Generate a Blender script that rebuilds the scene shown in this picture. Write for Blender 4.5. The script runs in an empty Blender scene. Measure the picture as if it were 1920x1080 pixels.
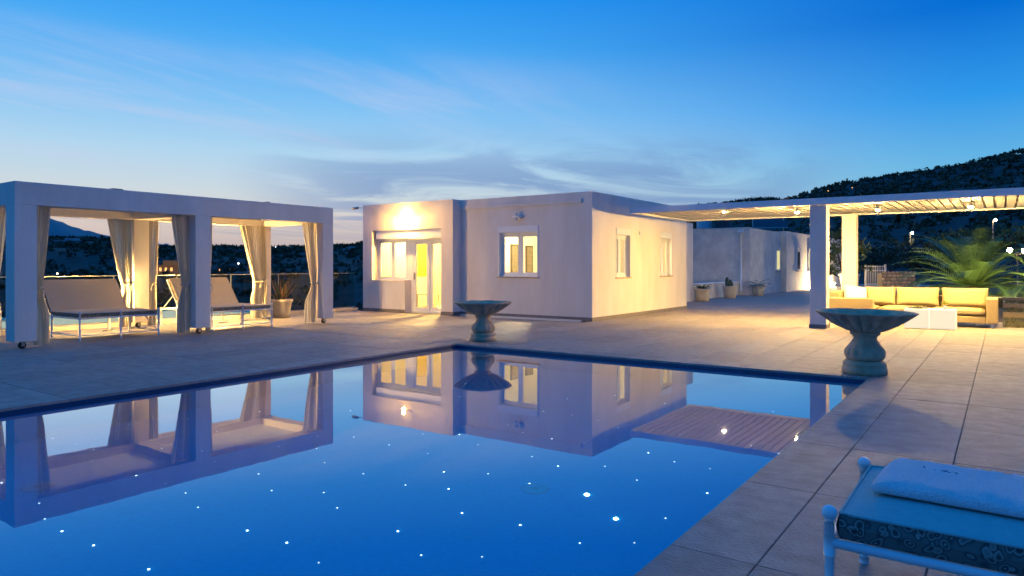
import bpy, bmesh, math, random
from mathutils import Vector, Matrix, noise
R = math.radians
random.seed(7)
S = bpy.context.scene
C = S.collection
PI = math.pi

# ------------------------------------------------------------------ camera
TH = R(35.08)
cam_d = bpy.data.cameras.new('camera'); cam = bpy.data.objects.new('camera', cam_d); C.objects.link(cam)
cam.location = (0, 0, 1.35); cam.rotation_euler = (R(90), 0, TH)
cam_d.sensor_width = 36; cam_d.lens = 36*1310/1920; cam_d.shift_y = -42/1920
cam_d.clip_start = .05; cam_d.clip_end = 30000
S.camera = cam
S.view_settings.view_transform = 'Standard'; S.view_settings.look = 'None'
S.view_settings.exposure = 0; S.view_settings.gamma = 1; S.view_settings.use_curve_mapping = False
S.cycles.max_bounces = 10; S.cycles.diffuse_bounces = 5; S.cycles.glossy_bounces = 5
S.cycles.transmission_bounces = 8; S.cycles.transparent_max_bounces = 16
S.cycles.sample_clamp_indirect = 6; S.cycles.use_denoising = True
S.cycles.blur_glossy = .3

# ------------------------------------------------------------------ sky (dusk, glow in the west = left of the view)
SUN_AZ = TH + R(30)                                   # counter-clockwise from +Y
sun_dir = Vector((-math.sin(SUN_AZ), math.cos(SUN_AZ), 0))
W = bpy.data.worlds.new('World'); S.world = W; W.use_nodes = True
nt = W.node_tree; nt.nodes.clear()
def N(t, **k):
    n = nt.nodes.new(t)
    for a, b in k.items(): setattr(n, a, b)
    return n
def L(a, b): nt.links.new(a, b)
def M(op, a, b=None, c=None, clamp=False):
    n = N('ShaderNodeMath', operation=op); n.use_clamp = clamp
    for i, v in enumerate((a, b, c)):
        if v is None: continue
        if isinstance(v, (int, float)): n.inputs[i].default_value = v
        else: L(v, n.inputs[i])
    return n.outputs[0]
def MR(v, a, b, c=0., d=1., smooth=True):
    n = N('ShaderNodeMapRange', interpolation_type='SMOOTHSTEP' if smooth else 'LINEAR')
    L(v, n.inputs[0])
    for i, x in zip((1, 2, 3, 4), (a, b, c, d)): n.inputs[i].default_value = x
    return n.outputs[0]
def lin(c):
    return tuple((v/255/12.92 if v/255 < .04045 else ((v/255+.055)/1.055)**2.4) for v in c)
def RAMP(v, stops):
    n = N('ShaderNodeValToRGB'); L(v, n.inputs[0]); e = n.color_ramp.elements
    while len(e) < len(stops): e.new(.5)
    for el, (p_, c_) in zip(e, stops): el.position = p_; el.color = (*lin(c_), 1)
    return n.outputs[0]
def MIX(f, a, b):
    n = N('ShaderNodeMix', data_type='RGBA')
    if isinstance(f, (int, float)): n.inputs[0].default_value = f
    else: L(f, n.inputs[0])
    for i, v in ((6, a), (7, b)):
        if isinstance(v, tuple): n.inputs[i].default_value = (*lin(v), 1)
        else: L(v, n.inputs[i])
    return n.outputs[2]
tc = N('ShaderNodeTexCoord'); sep = N('ShaderNodeSeparateXYZ'); L(tc.outputs['Generated'], sep.inputs[0])
dx, dy, dz = sep.outputs
el = M('MAXIMUM', dz, 0.)
hl = M('SQRT', M('ADD', M('MULTIPLY', dx, dx), M('ADD', M('MULTIPLY', dy, dy), 1e-6)))
cosaz = M('DIVIDE', M('ADD', M('MULTIPLY', dx, sun_dir.x), M('MULTIPLY', dy, sun_dir.y)), hl)
elr = M('POWER', el, .6)                               # spreads the low part of the sky over the ramp
def pz(z): return z**.6
west = RAMP(elr, [(0, (178, 170, 182)), (pz(.03), (200, 186, 186)), (pz(.06), (222, 208, 200)), (pz(.095), (208, 220, 226)), (pz(.15), (178, 217, 243)),
                  (pz(.21), (134, 199, 248)), (pz(.29), (74, 173, 248)), (pz(.37), (28, 149, 246)), (1, (26, 134, 236))])
east = RAMP(elr, [(0, (120, 150, 190)), (pz(.06), (130, 186, 222)), (pz(.12), (106, 186, 232)), (pz(.2), (48, 156, 238)), (pz(.3), (2, 112, 216)), (pz(.42), (2, 110, 216)), (1, (26, 134, 236))])
glow = MR(cosaz, .42, .99)
back = RAMP(elr, [(0, (66, 92, 140)), (pz(.08), (46, 96, 170)), (pz(.25), (22, 104, 205)), (1, (26, 134, 236))])
sky = MIX(MR(cosaz, .3, -.5), MIX(glow, east, west), back)
# Nishita twilight under the gradient
nis = N('ShaderNodeTexSky', sky_type='NISHITA', sun_disc=False, sun_elevation=R(1.0), sun_rotation=-SUN_AZ, altitude=100, air_density=1., dust_density=.6, ozone_density=3.)
nb = N('ShaderNodeMix', data_type='RGBA', blend_type='MULTIPLY'); nb.inputs[0].default_value = 1; L(nis.outputs[0], nb.inputs[6]); nb.inputs[7].default_value = (.1, .1, .1, 1)
sky = MIX(.04, sky, nb.outputs[2])
# thin clouds, projected on a flat layer
inv = M('DIVIDE', 1., M('ADD', el, .09))
cmb = N('ShaderNodeCombineXYZ'); L(M('MULTIPLY', dx, inv), cmb.inputs[0]); L(M('MULTIPLY', dy, inv), cmb.inputs[1])
def cloudnoise(rot, sc, scale, detail, rough, dist):
    mp = N('ShaderNodeMapping'); L(cmb.outputs[0], mp.inputs[0]); mp.inputs['Rotation'].default_value = (0, 0, rot); mp.inputs['Scale'].default_value = sc
    t = N('ShaderNodeTexNoise'); L(mp.outputs[0], t.inputs[0]); t.inputs['Scale'].default_value = scale; t.inputs['Detail'].default_value = detail
    t.inputs['Roughness'].default_value = rough; t.inputs['Distortion'].default_value = dist
    return t.outputs[0]
c1 = cloudnoise(TH+R(52), (1.0, .28, 1), 1.7, 8, .6, .5)
c2 = cloudnoise(TH+R(-28), (.75, .5, 1), 1.15, 8, .58, 1.2)
fwd = Vector((-math.sin(TH), math.cos(TH))); rgt = Vector((math.cos(TH), math.sin(TH)))
def azcos(px):
    a = math.atan((px-960)/1310); d = fwd*math.cos(a)+rgt*math.sin(a)
    return M('DIVIDE', M('ADD', M('MULTIPLY', dx, d.x), M('MULTIPLY', dy, d.y)), hl)
# pale wisps high in the west
m1 = M('MULTIPLY', MR(c1, .42, .72), M('MULTIPLY', MR(el, .09, .17), MR(el, .31, .22)))
m1 = M('MULTIPLY', m1, MR(azcos(150), .72, .97))
sky = MIX(M('MULTIPLY', m1, .48), sky, (206, 208, 236))
# grey blue bank low over the house
m2 = M('MULTIPLY', MR(c2, .36, .58), M('MULTIPLY', MR(el, .03, .07), MR(el, .205, .115)))
m2 = M('MULTIPLY', m2, MR(azcos(1010), .90, .985))
sky = MIX(M('MULTIPLY', m2, .64), sky, (98, 136, 194))
# faint grey streaks at the horizon everywhere
m3 = M('MULTIPLY', MR(c1, .45, .65), MR(el, .10, .02))
sky = MIX(M('MULTIPLY', m3, .45), sky, (146, 156, 182))
# nothing lies below the horizon but dark land
sky = MIX(MR(dz, -.02, -.12), sky, (16, 24, 38))
bg = N('ShaderNodeBackground'); L(sky, bg.inputs[0]); bg.inputs[1].default_value = 1.0
wo = N('ShaderNodeOutputWorld'); L(bg.outputs[0], wo.inputs[0])
# last trace of the sun, already at the horizon
sl = bpy.data.lights.new('sun', 'SUN'); sl.energy = .04; sl.angle = R(25); sl.color = (1, .75, .55)
sun = bpy.data.objects.new('sun', sl); C.objects.link(sun)
sun.rotation_euler = (-(sun_dir + Vector((0, 0, .05)))).to_track_quat('-Z', 'Y').to_euler()

# ------------------------------------------------------------------ materials
MATS = {}
def mat(name, c1=(.5, .5, .5), c2=None, scale=5., rough=.6, bump=0., bscale=40., stretch=(1, 1, 1), metal=0., emit=None, spec=.5, rnd=0., detail=5., c3=None):
    if name in MATS: return MATS[name]
    m = bpy.data.materials.new(name); m.use_nodes = True; t = m.node_tree; b = t.nodes['Principled BSDF']
    b.inputs['Roughness'].default_value = rough; b.inputs['Metallic'].default_value = metal; b.inputs['Specular IOR Level'].default_value = spec
    b.inputs['Base Color'].default_value = (*c1, 1)
    if c2 or bump:
        g = t.nodes.new('ShaderNodeNewGeometry'); mp = t.nodes.new('ShaderNodeMapping'); t.links.new(g.outputs['Position'], mp.inputs[0]); mp.inputs['Scale'].default_value = stretch
    if c2:
        n = t.nodes.new('ShaderNodeTexNoise'); n.inputs['Scale'].default_value = scale; n.inputs['Detail'].default_value = detail; n.inputs['Roughness'].default_value = .62
        t.links.new(mp.outputs[0], n.inputs[0])
        r = t.nodes.new('ShaderNodeValToRGB'); t.links.new(n.outputs[0], r.inputs[0])
        r.color_ramp.elements[0].position = .32; r.color_ramp.elements[0].color = (*c1, 1)
        r.color_ramp.elements[1].position = .68; r.color_ramp.elements[1].color = (*c2, 1)
        if c3: e = r.color_ramp.elements.new(.9); e.color = (*c3, 1)
        out = r.outputs[0]
        if rnd:
            oi = t.nodes.new('ShaderNodeObjectInfo'); mr = t.nodes.new('ShaderNodeMapRange'); t.links.new(oi.outputs['Random'], mr.inputs[0])
            mr.inputs[3].default_value = 1-rnd; mr.inputs[4].default_value = 1+rnd
            hs = t.nodes.new('ShaderNodeHueSaturation'); t.links.new(mr.outputs[0], hs.inputs['Value']); t.links.new(out, hs.inputs['Color']); out = hs.outputs[0]
        t.links.new(out, b.inputs['Base Color'])
    if bump:
        n2 = t.nodes.new('ShaderNodeTexNoise'); n2.inputs['Scale'].default_value = bscale; n2.inputs['Detail'].default_value = 6; t.links.new(mp.outputs[0], n2.inputs[0])
        bp = t.nodes.new('ShaderNodeBump'); bp.inputs['Strength'].default_value = bump; bp.inputs['Distance'].default_value = .02
        t.links.new(n2.outputs[0], bp.inputs['Height']); t.links.new(bp.outputs[0], b.inputs['Normal'])
    if emit:
        b.inputs['Emission Color'].default_value = (*emit[0], 1); b.inputs['Emission Strength'].default_value = emit[1]
    MATS[name] = m; return m
def cloth(name, c, trans=.45):
    m = bpy.data.materials.new(name); m.use_nodes = True; t = m.node_tree; t.nodes.clear()
    d = t.nodes.new('ShaderNodeBsdfDiffuse'); tr = t.nodes.new('ShaderNodeBsdfTranslucent'); mx = t.nodes.new('ShaderNodeMixShader'); o = t.nodes.new('ShaderNodeOutputMaterial')
    w = t.nodes.new('ShaderNodeTexNoise'); g = t.nodes.new('ShaderNodeNewGeometry'); mp = t.nodes.new('ShaderNodeMapping'); mp.inputs['Scale'].default_value = (14, 14, 1.2)
    t.links.new(g.outputs['Position'], mp.inputs[0]); t.links.new(mp.outputs[0], w.inputs[0]); w.inputs['Scale'].default_value = 1.
    r = t.nodes.new('ShaderNodeValToRGB'); t.links.new(w.outputs[0], r.inputs[0]); r.color_ramp.elements[0].position = .3; r.color_ramp.elements[1].position = .7
    r.color_ramp.elements[0].color = (*[v*.86 for v in c], 1); r.color_ramp.elements[1].color = (*c, 1)
    t.links.new(r.outputs[0], d.inputs[0]); t.links.new(r.outputs[0], tr.inputs[0])
    mx.inputs[0].default_value = trans; t.links.new(d.outputs[0], mx.inputs[1]); t.links.new(tr.outputs[0], mx.inputs[2]); t.links.new(mx.outputs[0], o.inputs[0])
    return m
def thin_glass(name, tint, ior=1.5, rough=0.):
    m = bpy.data.materials.new(name); m.use_nodes = True; t = m.node_tree; t.nodes.clear()
    tr = t.nodes.new('ShaderNodeBsdfTransparent'); tr.inputs[0].default_value = (*tint, 1); gl = t.nodes.new('ShaderNodeBsdfGlossy'); gl.inputs['Roughness'].default_value = rough
    f = t.nodes.new('ShaderNodeFresnel'); f.inputs[0].default_value = ior; mx = t.nodes.new('ShaderNodeMixShader'); o = t.nodes.new('ShaderNodeOutputMaterial')
    ge = t.nodes.new('ShaderNodeNewGeometry'); mu = t.nodes.new('ShaderNodeMath'); mu.operation = 'SUBTRACT'; mu.inputs[0].default_value = 1; t.links.new(ge.outputs['Backfacing'], mu.inputs[1])
    m2 = t.nodes.new('ShaderNodeMath'); m2.operation = 'MULTIPLY'; t.links.new(f.outputs[0], m2.inputs[0]); t.links.new(mu.outputs[0], m2.inputs[1])
    t.links.new(m2.outputs[0], mx.inputs[0]); t.links.new(tr.outputs[0], mx.inputs[1]); t.links.new(gl.outputs[0], mx.inputs[2]); t.links.new(mx.outputs[0], o.inputs[0])
    return m
def emat(name, col, strength, sample=True):
    m = bpy.data.materials.new(name); m.use_nodes = True; t = m.node_tree; t.nodes.clear()
    e = t.nodes.new('ShaderNodeEmission'); e.inputs[0].default_value = (*col, 1); e.inputs[1].default_value = strength; o = t.nodes.new('ShaderNodeOutputMaterial'); t.links.new(e.outputs[0], o.inputs[0])
    if not sample: m.cycles.emission_sampling = 'NONE'
    return m

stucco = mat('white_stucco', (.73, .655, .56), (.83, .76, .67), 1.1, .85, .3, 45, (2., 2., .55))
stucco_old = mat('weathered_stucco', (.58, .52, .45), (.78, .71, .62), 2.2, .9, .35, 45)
plinthm = mat('plinth_stone', (.16, .14, .13), (.24, .21, .19), 6, .7, .2, 60)
white_paint = mat('white_paint', (.76, .76, .75), (.82, .82, .8), 3, .55, .08, 80)
white_alu = mat('white_aluminium', (.8, .8, .78), rough=.35)
wood_white = mat('white_painted_wood', (.76, .71, .60), (.84, .80, .70), 3, .6, .15, 30, (1, .15, 1))
tilem = mat('terrace_stone', (.22, .185, .16), (.34, .295, .26), 3.6, .62, .42, 30, (1.6, 1.9, 1), rnd=.13, detail=9, c3=(.27, .22, .185))
grout = mat('grout', (.13, .112, .10), (.18, .155, .135), 20, .9)
copem = tilem
mosaic = mat('blue_pool_mosaic', (.004, .44, .70), (.010, .52, .78), 30, .4)
waterline = mat('navy_waterline_tile', (.005, .038, .09), (.010, .055, .12), 14, .3)
stone_c = mat('carved_limestone', (.44, .30, .17), (.68, .50, .31), 6, .8, .5, 50)
metal_w = mat('white_powder_coat', (.72, .74, .74), (.78, .8, .8), 9, .35)
rubber = mat('black_rubber', (.02, .02, .02), rough=.6)
steel = mat('dull_steel', (.35, .35, .35), rough=.4, metal=.9)
canvas = mat('cream_canvas', (.62, .53, .38), (.68, .59, .44), 40, .9, .15, 300)
teal_canvas = mat('sea_green_canvas', (.20, .42, .42), (.25, .48, .48), 30, .9, .25, 160, spec=.1)
sofam = mat('sand_upholstery', (.40, .31, .15), (.46, .36, .18), 30, .9, .15, 200)
sofac = mat('sand_cushion', (.42, .34, .17), (.48, .39, .2), 12, .9, .2, 60)
terracotta = mat('pale_clay', (.5, .43, .31), (.62, .55, .42), 8, .85, .3, 40)
soil = mat('soil', (.05, .035, .025), (.09, .065, .045), 20, .95)
room_paint = mat('room_paint', (.82, .78, .66), rough=.9)
glass = thin_glass('window_glass', (.97, .98, .96))
balglass = thin_glass('balustrade_glass', (.70, .80, .77), 1.45)
curtain_m = cloth('cream_voile', (.88, .81, .64), .5)
drape_m = cloth('inside_sheer', (.85, .82, .72), .6)
palm_green = mat('palm_leaf', (.07, .13, .03), (.14, .21, .055), 6, .5)
leaf_green = mat('shrub_leaf', (.06, .09, .02), (.13, .16, .045), 5, .55)
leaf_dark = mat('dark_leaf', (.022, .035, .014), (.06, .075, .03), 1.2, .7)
leaf_dry = mat('dry_leaf', (.24, .13, .045), (.40, .25, .09), 9, .7)
agave_m = mat('agave_leaf', (.035, .06, .03), (.07, .10, .05), 9, .5)
bark = mat('bark', (.07, .05, .035), (.14, .10, .07), 12, .9, .5, 30)
stone_w = mat('honey_fieldstone', (.40, .26, .13), (.58, .40, .22), 5, .9, .5, 25, rnd=.25)
mortar = mat('mortar', (.20, .16, .11), (.26, .21, .15), 15, .95)
grass_m = mat('lawn_grass', (.05, .06, .015), (.13, .11, .04), 9, .9, .8, 30)
ironm = mat('white_iron', (.55, .52, .48), rough=.5)
bulb_warm = (1., .66, .24)

# water with real refraction
wm = bpy.data.materials.new('pool_water'); wm.use_nodes = True; t = wm.node_tree; t.nodes.clear()
rf = t.nodes.new('ShaderNodeBsdfRefraction'); rf.inputs['IOR'].default_value = 1.33; rf.inputs['Roughness'].default_value = 0.; rf.inputs[0].default_value = (.93, .98, 1, 1)
gs = t.nodes.new('ShaderNodeBsdfGlossy'); gs.inputs['Roughness'].default_value = .012; gs.inputs[0].default_value = (.9, .98, 1, 1)
fr_ = t.nodes.new('ShaderNodeFresnel'); fr_.inputs['IOR'].default_value = 1.36
gain = t.nodes.new('ShaderNodeMath'); gain.operation = 'MULTIPLY'; gain.inputs[1].default_value = 1.75; t.links.new(fr_.outputs[0], gain.inputs[0])
cl = t.nodes.new('ShaderNodeMath'); cl.operation = 'MINIMUM'; cl.inputs[1].default_value = .95; t.links.new(gain.outputs[0], cl.inputs[0])
g = t.nodes.new('ShaderNodeNewGeometry'); nz = t.nodes.new('ShaderNodeTexNoise'); nz.inputs['Scale'].default_value = 2.2; nz.inputs['Detail'].default_value = 2.5
t.links.new(g.outputs['Position'], nz.inputs[0]); bp = t.nodes.new('ShaderNodeBump'); bp.inputs['Strength'].default_value = .02; bp.inputs['Distance'].default_value = .02; t.links.new(nz.outputs[0], bp.inputs['Height'])
for n_ in (rf, gs, fr_): t.links.new(bp.outputs[0], n_.inputs['Normal'])
mx = t.nodes.new('ShaderNodeMixShader'); t.links.new(cl.outputs[0], mx.inputs[0]); t.links.new(rf.outputs[0], mx.inputs[1]); t.links.new(gs.outputs[0], mx.inputs[2])
o = t.nodes.new('ShaderNodeOutputMaterial'); t.links.new(mx.outputs[0], o.inputs[0])
# paisley side fabric
pm = mat('paisley_fabric', (.3, .3, .3), rough=.85); t = pm.node_tree; b = t.nodes['Principled BSDF']
g = t.nodes.new('ShaderNodeNewGeometry'); nz = t.nodes.new('ShaderNodeTexNoise'); nz.inputs['Scale'].default_value = 9; t.links.new(g.outputs['Position'], nz.inputs[0])
va = t.nodes.new('ShaderNodeVectorMath'); va.operation = 'MULTIPLY_ADD'; va.inputs[1].default_value = (.07, .07, .07); t.links.new(nz.outputs['Color'], va.inputs[0]); t.links.new(g.outputs['Position'], va.inputs[2])
vo = t.nodes.new('ShaderNodeTexVoronoi'); vo.inputs['Scale'].default_value = 25; t.links.new(va.outputs[0], vo.inputs['Vector'])
r = t.nodes.new('ShaderNodeValToRGB'); t.links.new(vo.outputs['Distance'], r.inputs[0]); ce = r.color_ramp.elements
LT, DK, MD = (.22, .27, .24, 1), (.02, .045, .05, 1), (.09, .13, .12, 1)
while len(ce) < 8: ce.new(.5)
for e_, (p_, c_) in zip(ce, ((0, LT), (.10, LT), (.15, DK), (.24, DK), (.29, MD), (.40, LT), (.46, DK), (.62, MD))): e_.position = p_; e_.color = c_
t.links.new(r.outputs[0], b.inputs['Base Color'])

# ------------------------------------------------------------------ mesh helpers
class MB:
    def __init__(s): s.v = []; s.f = []
    def quad(s, a, b, c, d):
        i = len(s.v); s.v += [a, b, c, d]; s.f.append((i, i+1, i+2, i+3)); return s
    def tri(s, a, b, c):
        i = len(s.v); s.v += [a, b, c]; s.f.append((i, i+1, i+2)); return s
    def box(s, x0, x1, y0, y1, z0, z1):
        i = len(s.v)
        s.v += [(x0, y0, z0), (x1, y0, z0), (x1, y1, z0), (x0, y1, z0), (x0, y0, z1), (x1, y0, z1), (x1, y1, z1), (x0, y1, z1)]
        s.f += [tuple(i+k for k in q) for q in ((3, 2, 1, 0), (4, 5, 6, 7), (0, 1, 5, 4), (1, 2, 6, 5), (2, 3, 7, 6), (3, 0, 4, 7))]; return s
    def tube(s, pts, rad, n=8, caps=True):
        pts = [Vector(p) for p in pts]; rr = rad if isinstance(rad, (list, tuple)) else [rad]*len(pts); base = len(s.v); up = None
        for k, p in enumerate(pts):
            d = (pts[min(k+1, len(pts)-1)]-pts[max(k-1, 0)]).normalized()
            if up is None: up = Vector((0, 0, 1)) if abs(d.z) < .9 else Vector((1, 0, 0))
            a = d.cross(up).normalized(); b = a.cross(d).normalized(); up = b
            for j in range(n):
                q = 2*PI*j/n; s.v.append(tuple(p+(a*math.cos(q)+b*math.sin(q))*rr[k]))
        for k in range(len(pts)-1):
            for j in range(n):
                a0 = base+k*n+j; a1 = base+k*n+(j+1) % n; s.f.append((a0, a1, a1+n, a0+n))
        if caps:
            s.f.append(tuple(base+j for j in range(n))); s.f.append(tuple(base+(len(pts)-1)*n+j for j in reversed(range(n))))
        return s
    def lathe(s, prof, n=24, c=(0, 0, 0), mod=None, caps=True):
        base = len(s.v)
        for k, (r_, z) in enumerate(prof):
            for j in range(n):
                q = 2*PI*j/n; rr, zz = (r_, z) if mod is None else mod(k, q, r_, z)
                s.v.append((c[0]+rr*math.cos(q), c[1]+rr*math.sin(q), c[2]+zz))
        for k in range(len(prof)-1):
            for j in range(n):
                a0 = base+k*n+j; a1 = base+k*n+(j+1) % n; s.f.append((a0, a1, a1+n, a0+n))
        if caps:
            s.f.append(tuple(base+j for j in reversed(range(n)))); s.f.append(tuple(base+(len(prof)-1)*n+j for j in range(n)))
        return s
    def ball(s, c, r_, n=12, m=8, sc=(1, 1, 1)):
        base = len(s.v)
        for k in range(1, m):
            a = PI*k/m
            for j in range(n): q = 2*PI*j/n; s.v.append((c[0]+r_*sc[0]*math.sin(a)*math.cos(q), c[1]+r_*sc[1]*math.sin(a)*math.sin(q), c[2]-r_*sc[2]*math.cos(a)))
        for k in range(m-2):
            for j in range(n): a0 = base+k*n+j; a1 = base+k*n+(j+1) % n; s.f.append((a0, a1, a1+n, a0+n))
        s.f.append(tuple(base+j for j in reversed(range(n)))); s.f.append(tuple(base+(m-2)*n+j for j in range(n))); return s
    def mesh(s, name, m, smooth=False):
        me = bpy.data.meshes.new(name); me.from_pydata([tuple(v) for v in s.v], [], s.f); me.update()
        me.materials.append(m)
        if smooth: me.polygons.foreach_set('use_smooth', [True]*len(me.polygons))
        return me
    def build(s, name, m, parent=None, smooth=False, bevel=0., loc=None, seg=2):
        o_ = bpy.data.objects.new(name, s.mesh(name, m, smooth)); C.objects.link(o_)
        if parent: o_.parent = parent
        if loc: o_.location = loc
        if bevel:
            md = o_.modifiers.new('bevel', 'BEVEL'); md.width = bevel; md.segments = seg; md.limit_method = 'ANGLE'
        return o_
def box(name, m, x0, x1, y0, y1, z0, z1, parent=None, bevel=0., seg=2): return MB().box(x0, x1, y0, y1, z0, z1).build(name, m, parent, bevel=bevel, seg=seg)
def tag(o_, label=None, cat=None, group=None, kind=None):
    if label: o_['label'] = label
    if cat: o_['category'] = cat
    if group: o_['group'] = group
    if kind: o_['kind'] = kind
    return o_
def thing(name, label, cat, loc=(0, 0, 0), rz=0., group=None):
    o_ = bpy.data.objects.new(name, None); C.objects.link(o_); o_.location = loc; o_.rotation_euler = (0, 0, rz); o_.empty_display_size = .1
    return tag(o_, label, cat, group)
def copy_tree(o_, parent=None):
    c_ = o_.copy(); C.objects.link(c_); c_.parent = parent
    for ch in list(o_.children): copy_tree(ch, c_)
    return c_
def bulbmat(name, P, r_, col=bulb_warm): return emat(name, col, P/(4*PI*PI*r_*r_))
def smooth01(a, b, x):
    t_ = min(1, max(0, (x-a)/(b-a))); return t_*t_*(3-2*t_)

# ------------------------------------------------------------------ land
def interp(tab, x):
    if x <= tab[0][0]: return tab[0][1]
    for (a, b), (c_, d) in zip(tab, tab[1:]):
        if x <= c_: return b+(d-b)*(x-a)/(c_-a)
    return tab[-1][1]
# skyline rise (height over eye level per metre of distance along the view axis) against bearing, given by tan(bearing)
def T(px): return (px-960)/1310
SKY_TAB = [(T(-900), .030), (T(0), .038), (T(190), .038), (T(300), .027), (T(560), .026), (T(650), .027), (T(700), .032), (T(1000), .05), (T(1250), .072), (T(1310), .084),
           (T(1420), .096), (T(1470), .0935), (T(1520), .106), (T(1560), .114), (T(1700), .131), (T(1780), .142), (T(1850), .153), (T(1920), .166), (T(2400), .24), (T(3500), .28)]
def land(x, y):
    D = x*fwd.x+y*fwd.y; l_ = x*rgt.x+y*rgt.y; r_ = math.hypot(x, y)
    tb = l_/max(D, .15*r_+.01); tb = max(-2.2, min(2.6, tb))
    cosb = D/max(r_, .01)
    rise = interp(SKY_TAB, tb)
    right = smooth01(T(800), T(1250), tb)
    Dr = 430.
    Dd = max(D, 0.)
    zr = 1.35+rise*Dr
    q = (Dd-58)/(Dr-58)
    if q <= 0: zR = -.6-.9*smooth01(58, 30, Dd)
    elif q < 1: zR = -.6+(zr+.6)*q**1.25
    else: zR = zr*(1-.5*(q-1)) if q < 2 else zr*.5
    qb = (Dd-110)/(Dr-110)
    if qb <= 0: zL = -7.5+4.5*smooth01(110, 24, Dd)
    elif qb < 1: zL = -7.5+(zr+7.5)*qb**.85
    else: zL = zr*(1-.7*(qb-1)) if qb < 2 else zr*.3
    z = zL*(1-right)+zR*right
    back = smooth01(.25, -.1, cosb)
    z = z*(1-back)-3*back
    if r_ > 70:
        k = min(1, (r_-70)/120)*(1-back)
        z += k*(5.*noise.noise(Vector((x/70, y/70, 1.3)))*min(1, abs(D-Dr)/130+.12) + 1.2*noise.noise(Vector((x/16, y/16, 5))))
    return z
mb = MB(); NA = 320
rs = [3, 8, 14, 18, 22, 27, 33, 40, 48, 56, 64, 74, 86, 100, 115, 130, 147, 165, 185, 205, 228, 250, 275, 300, 325, 350, 372, 392, 410, 425, 440, 456, 475, 500, 540, 600, 700, 900, 1400, 2500, 6000]
for r_ in rs:
    for j in range(NA):
        a = 2*PI*j/NA+TH; x, y = -math.sin(a)*r_, math.cos(a)*r_
        z = land(x, y) if r_ < 1500 else -20
        if r_ < 24: z = -3.2
        mb.v.append((x, y, z))
for k in range(len(rs)-1):
    for j in range(NA):
        a0 = k*NA+j; a1 = k*NA+(j+1) % NA; mb.f.append((a0, a1, a1+NA, a0+NA))
mb.f.append(tuple(range(NA)))
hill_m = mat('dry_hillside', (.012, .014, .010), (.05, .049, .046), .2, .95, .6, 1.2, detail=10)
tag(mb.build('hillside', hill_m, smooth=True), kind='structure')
# scrub on the slopes: one uncountable mass
rng = random.Random(3)
def leafball(mb, c, r_, n, ls, rng, flat=.8):
    for _ in range(n):
        u = rng.uniform(-.35, 1); q = rng.uniform(0, 2*PI); w = math.sqrt(1-u*u); k = rng.uniform(.55, 1.)
        p = Vector((c[0]+r_*k*w*math.cos(q), c[1]+r_*k*w*math.sin(q), c[2]+r_*k*u*flat))
        a = Vector((rng.gauss(0, 1), rng.gauss(0, 1), rng.gauss(0, 1))).normalized()*ls*rng.uniform(.6, 1.3)
        b = Vector((rng.gauss(0, 1), rng.gauss(0, 1), rng.gauss(0, 1))).normalized()*ls*rng.uniform(.6, 1.3)
        mb.tri(p+a, p+b, p-(a+b)*.7)
mb = MB()
for i in range(5200):
    tb = rng.uniform(T(1240), T(2050)) if i % 2 else rng.uniform(T(-150), T(720))
    D = rng.uniform(75, 440) if rng.random() < .6 else rng.uniform(250, 440)
    if i % 13 == 0: D = rng.uniform(415, 436)
    p = fwd*D+rgt*(tb*D); z = land(p.x, p.y); s_ = rng.uniform(.7, 1.7)*(1+.35*(D > 300))
    leafball(mb, (p.x, p.y, z), s_, 16, s_*.55, rng, .9)
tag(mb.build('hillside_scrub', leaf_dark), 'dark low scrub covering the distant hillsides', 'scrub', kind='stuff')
# far limestone mountain
mb = MB(); MT = [(-500, .055), (-200, .075), (20, .082), (60, .076), (98, .0705), (130, .060), (150, .0555), (200, .047), (250, .040), (320, .0325), (345, .029), (450, .024), (600, .018), (800, .008)]
n_ = 160
for k, (dd, hh) in enumerate(((4200, 0.), (4500, .35), (4800, .75), (5200, 1.), (6000, .3), (7000, -.1))):
    for j in range(n_+1):
        px = -500+1300*j/n_; h = interp(MT, px)*5200
        p = fwd*dd+rgt*(T(px)*dd); nn = noise.noise(Vector((p.x/350, p.y/350, 2)))
        mb.v.append((p.x, p.y, h*hh+(nn*55 if 0 < k < 4 else 0)*(.25 if k == 3 else 1)+(14*noise.noise(Vector((px/11, k, 4))) if k in (2, 3) else 0)-15))
for k in range(5):
    for j in range(n_): a0 = k*(n_+1)+j; mb.f.append((a0, a0+1, a0+n_+2, a0+n_+1))
tag(mb.build('mountain', mat('grey_limestone_mountain', (.16, .17, .18), (.24, .25, .26), .002, .95), smooth=True), kind='structure')

# ------------------------------------------------------------------ terrace, pool
PX0, PX1, PY0, PY1 = -7.72, -1.32, -2.2, 9.32
HX, HY, HBY = -8.12, 14.93, 21.1
mb = MB()
for (x0, x1, y0, y1) in ((-15.95, PX0, -3, 21), (PX1, 6, -3, 18.7), (PX0, PX1, PY1, 20.3), (PX0, PX1, -3, PY0), (PX1, 0, 18.7, 20.3), (-10.2, -3.0, 20.3, 58)):
    mb.box(x0, x1, y0, y1, -.5, -.03)
terrace = tag(mb.build('terrace', grout), kind='structure')
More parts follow.
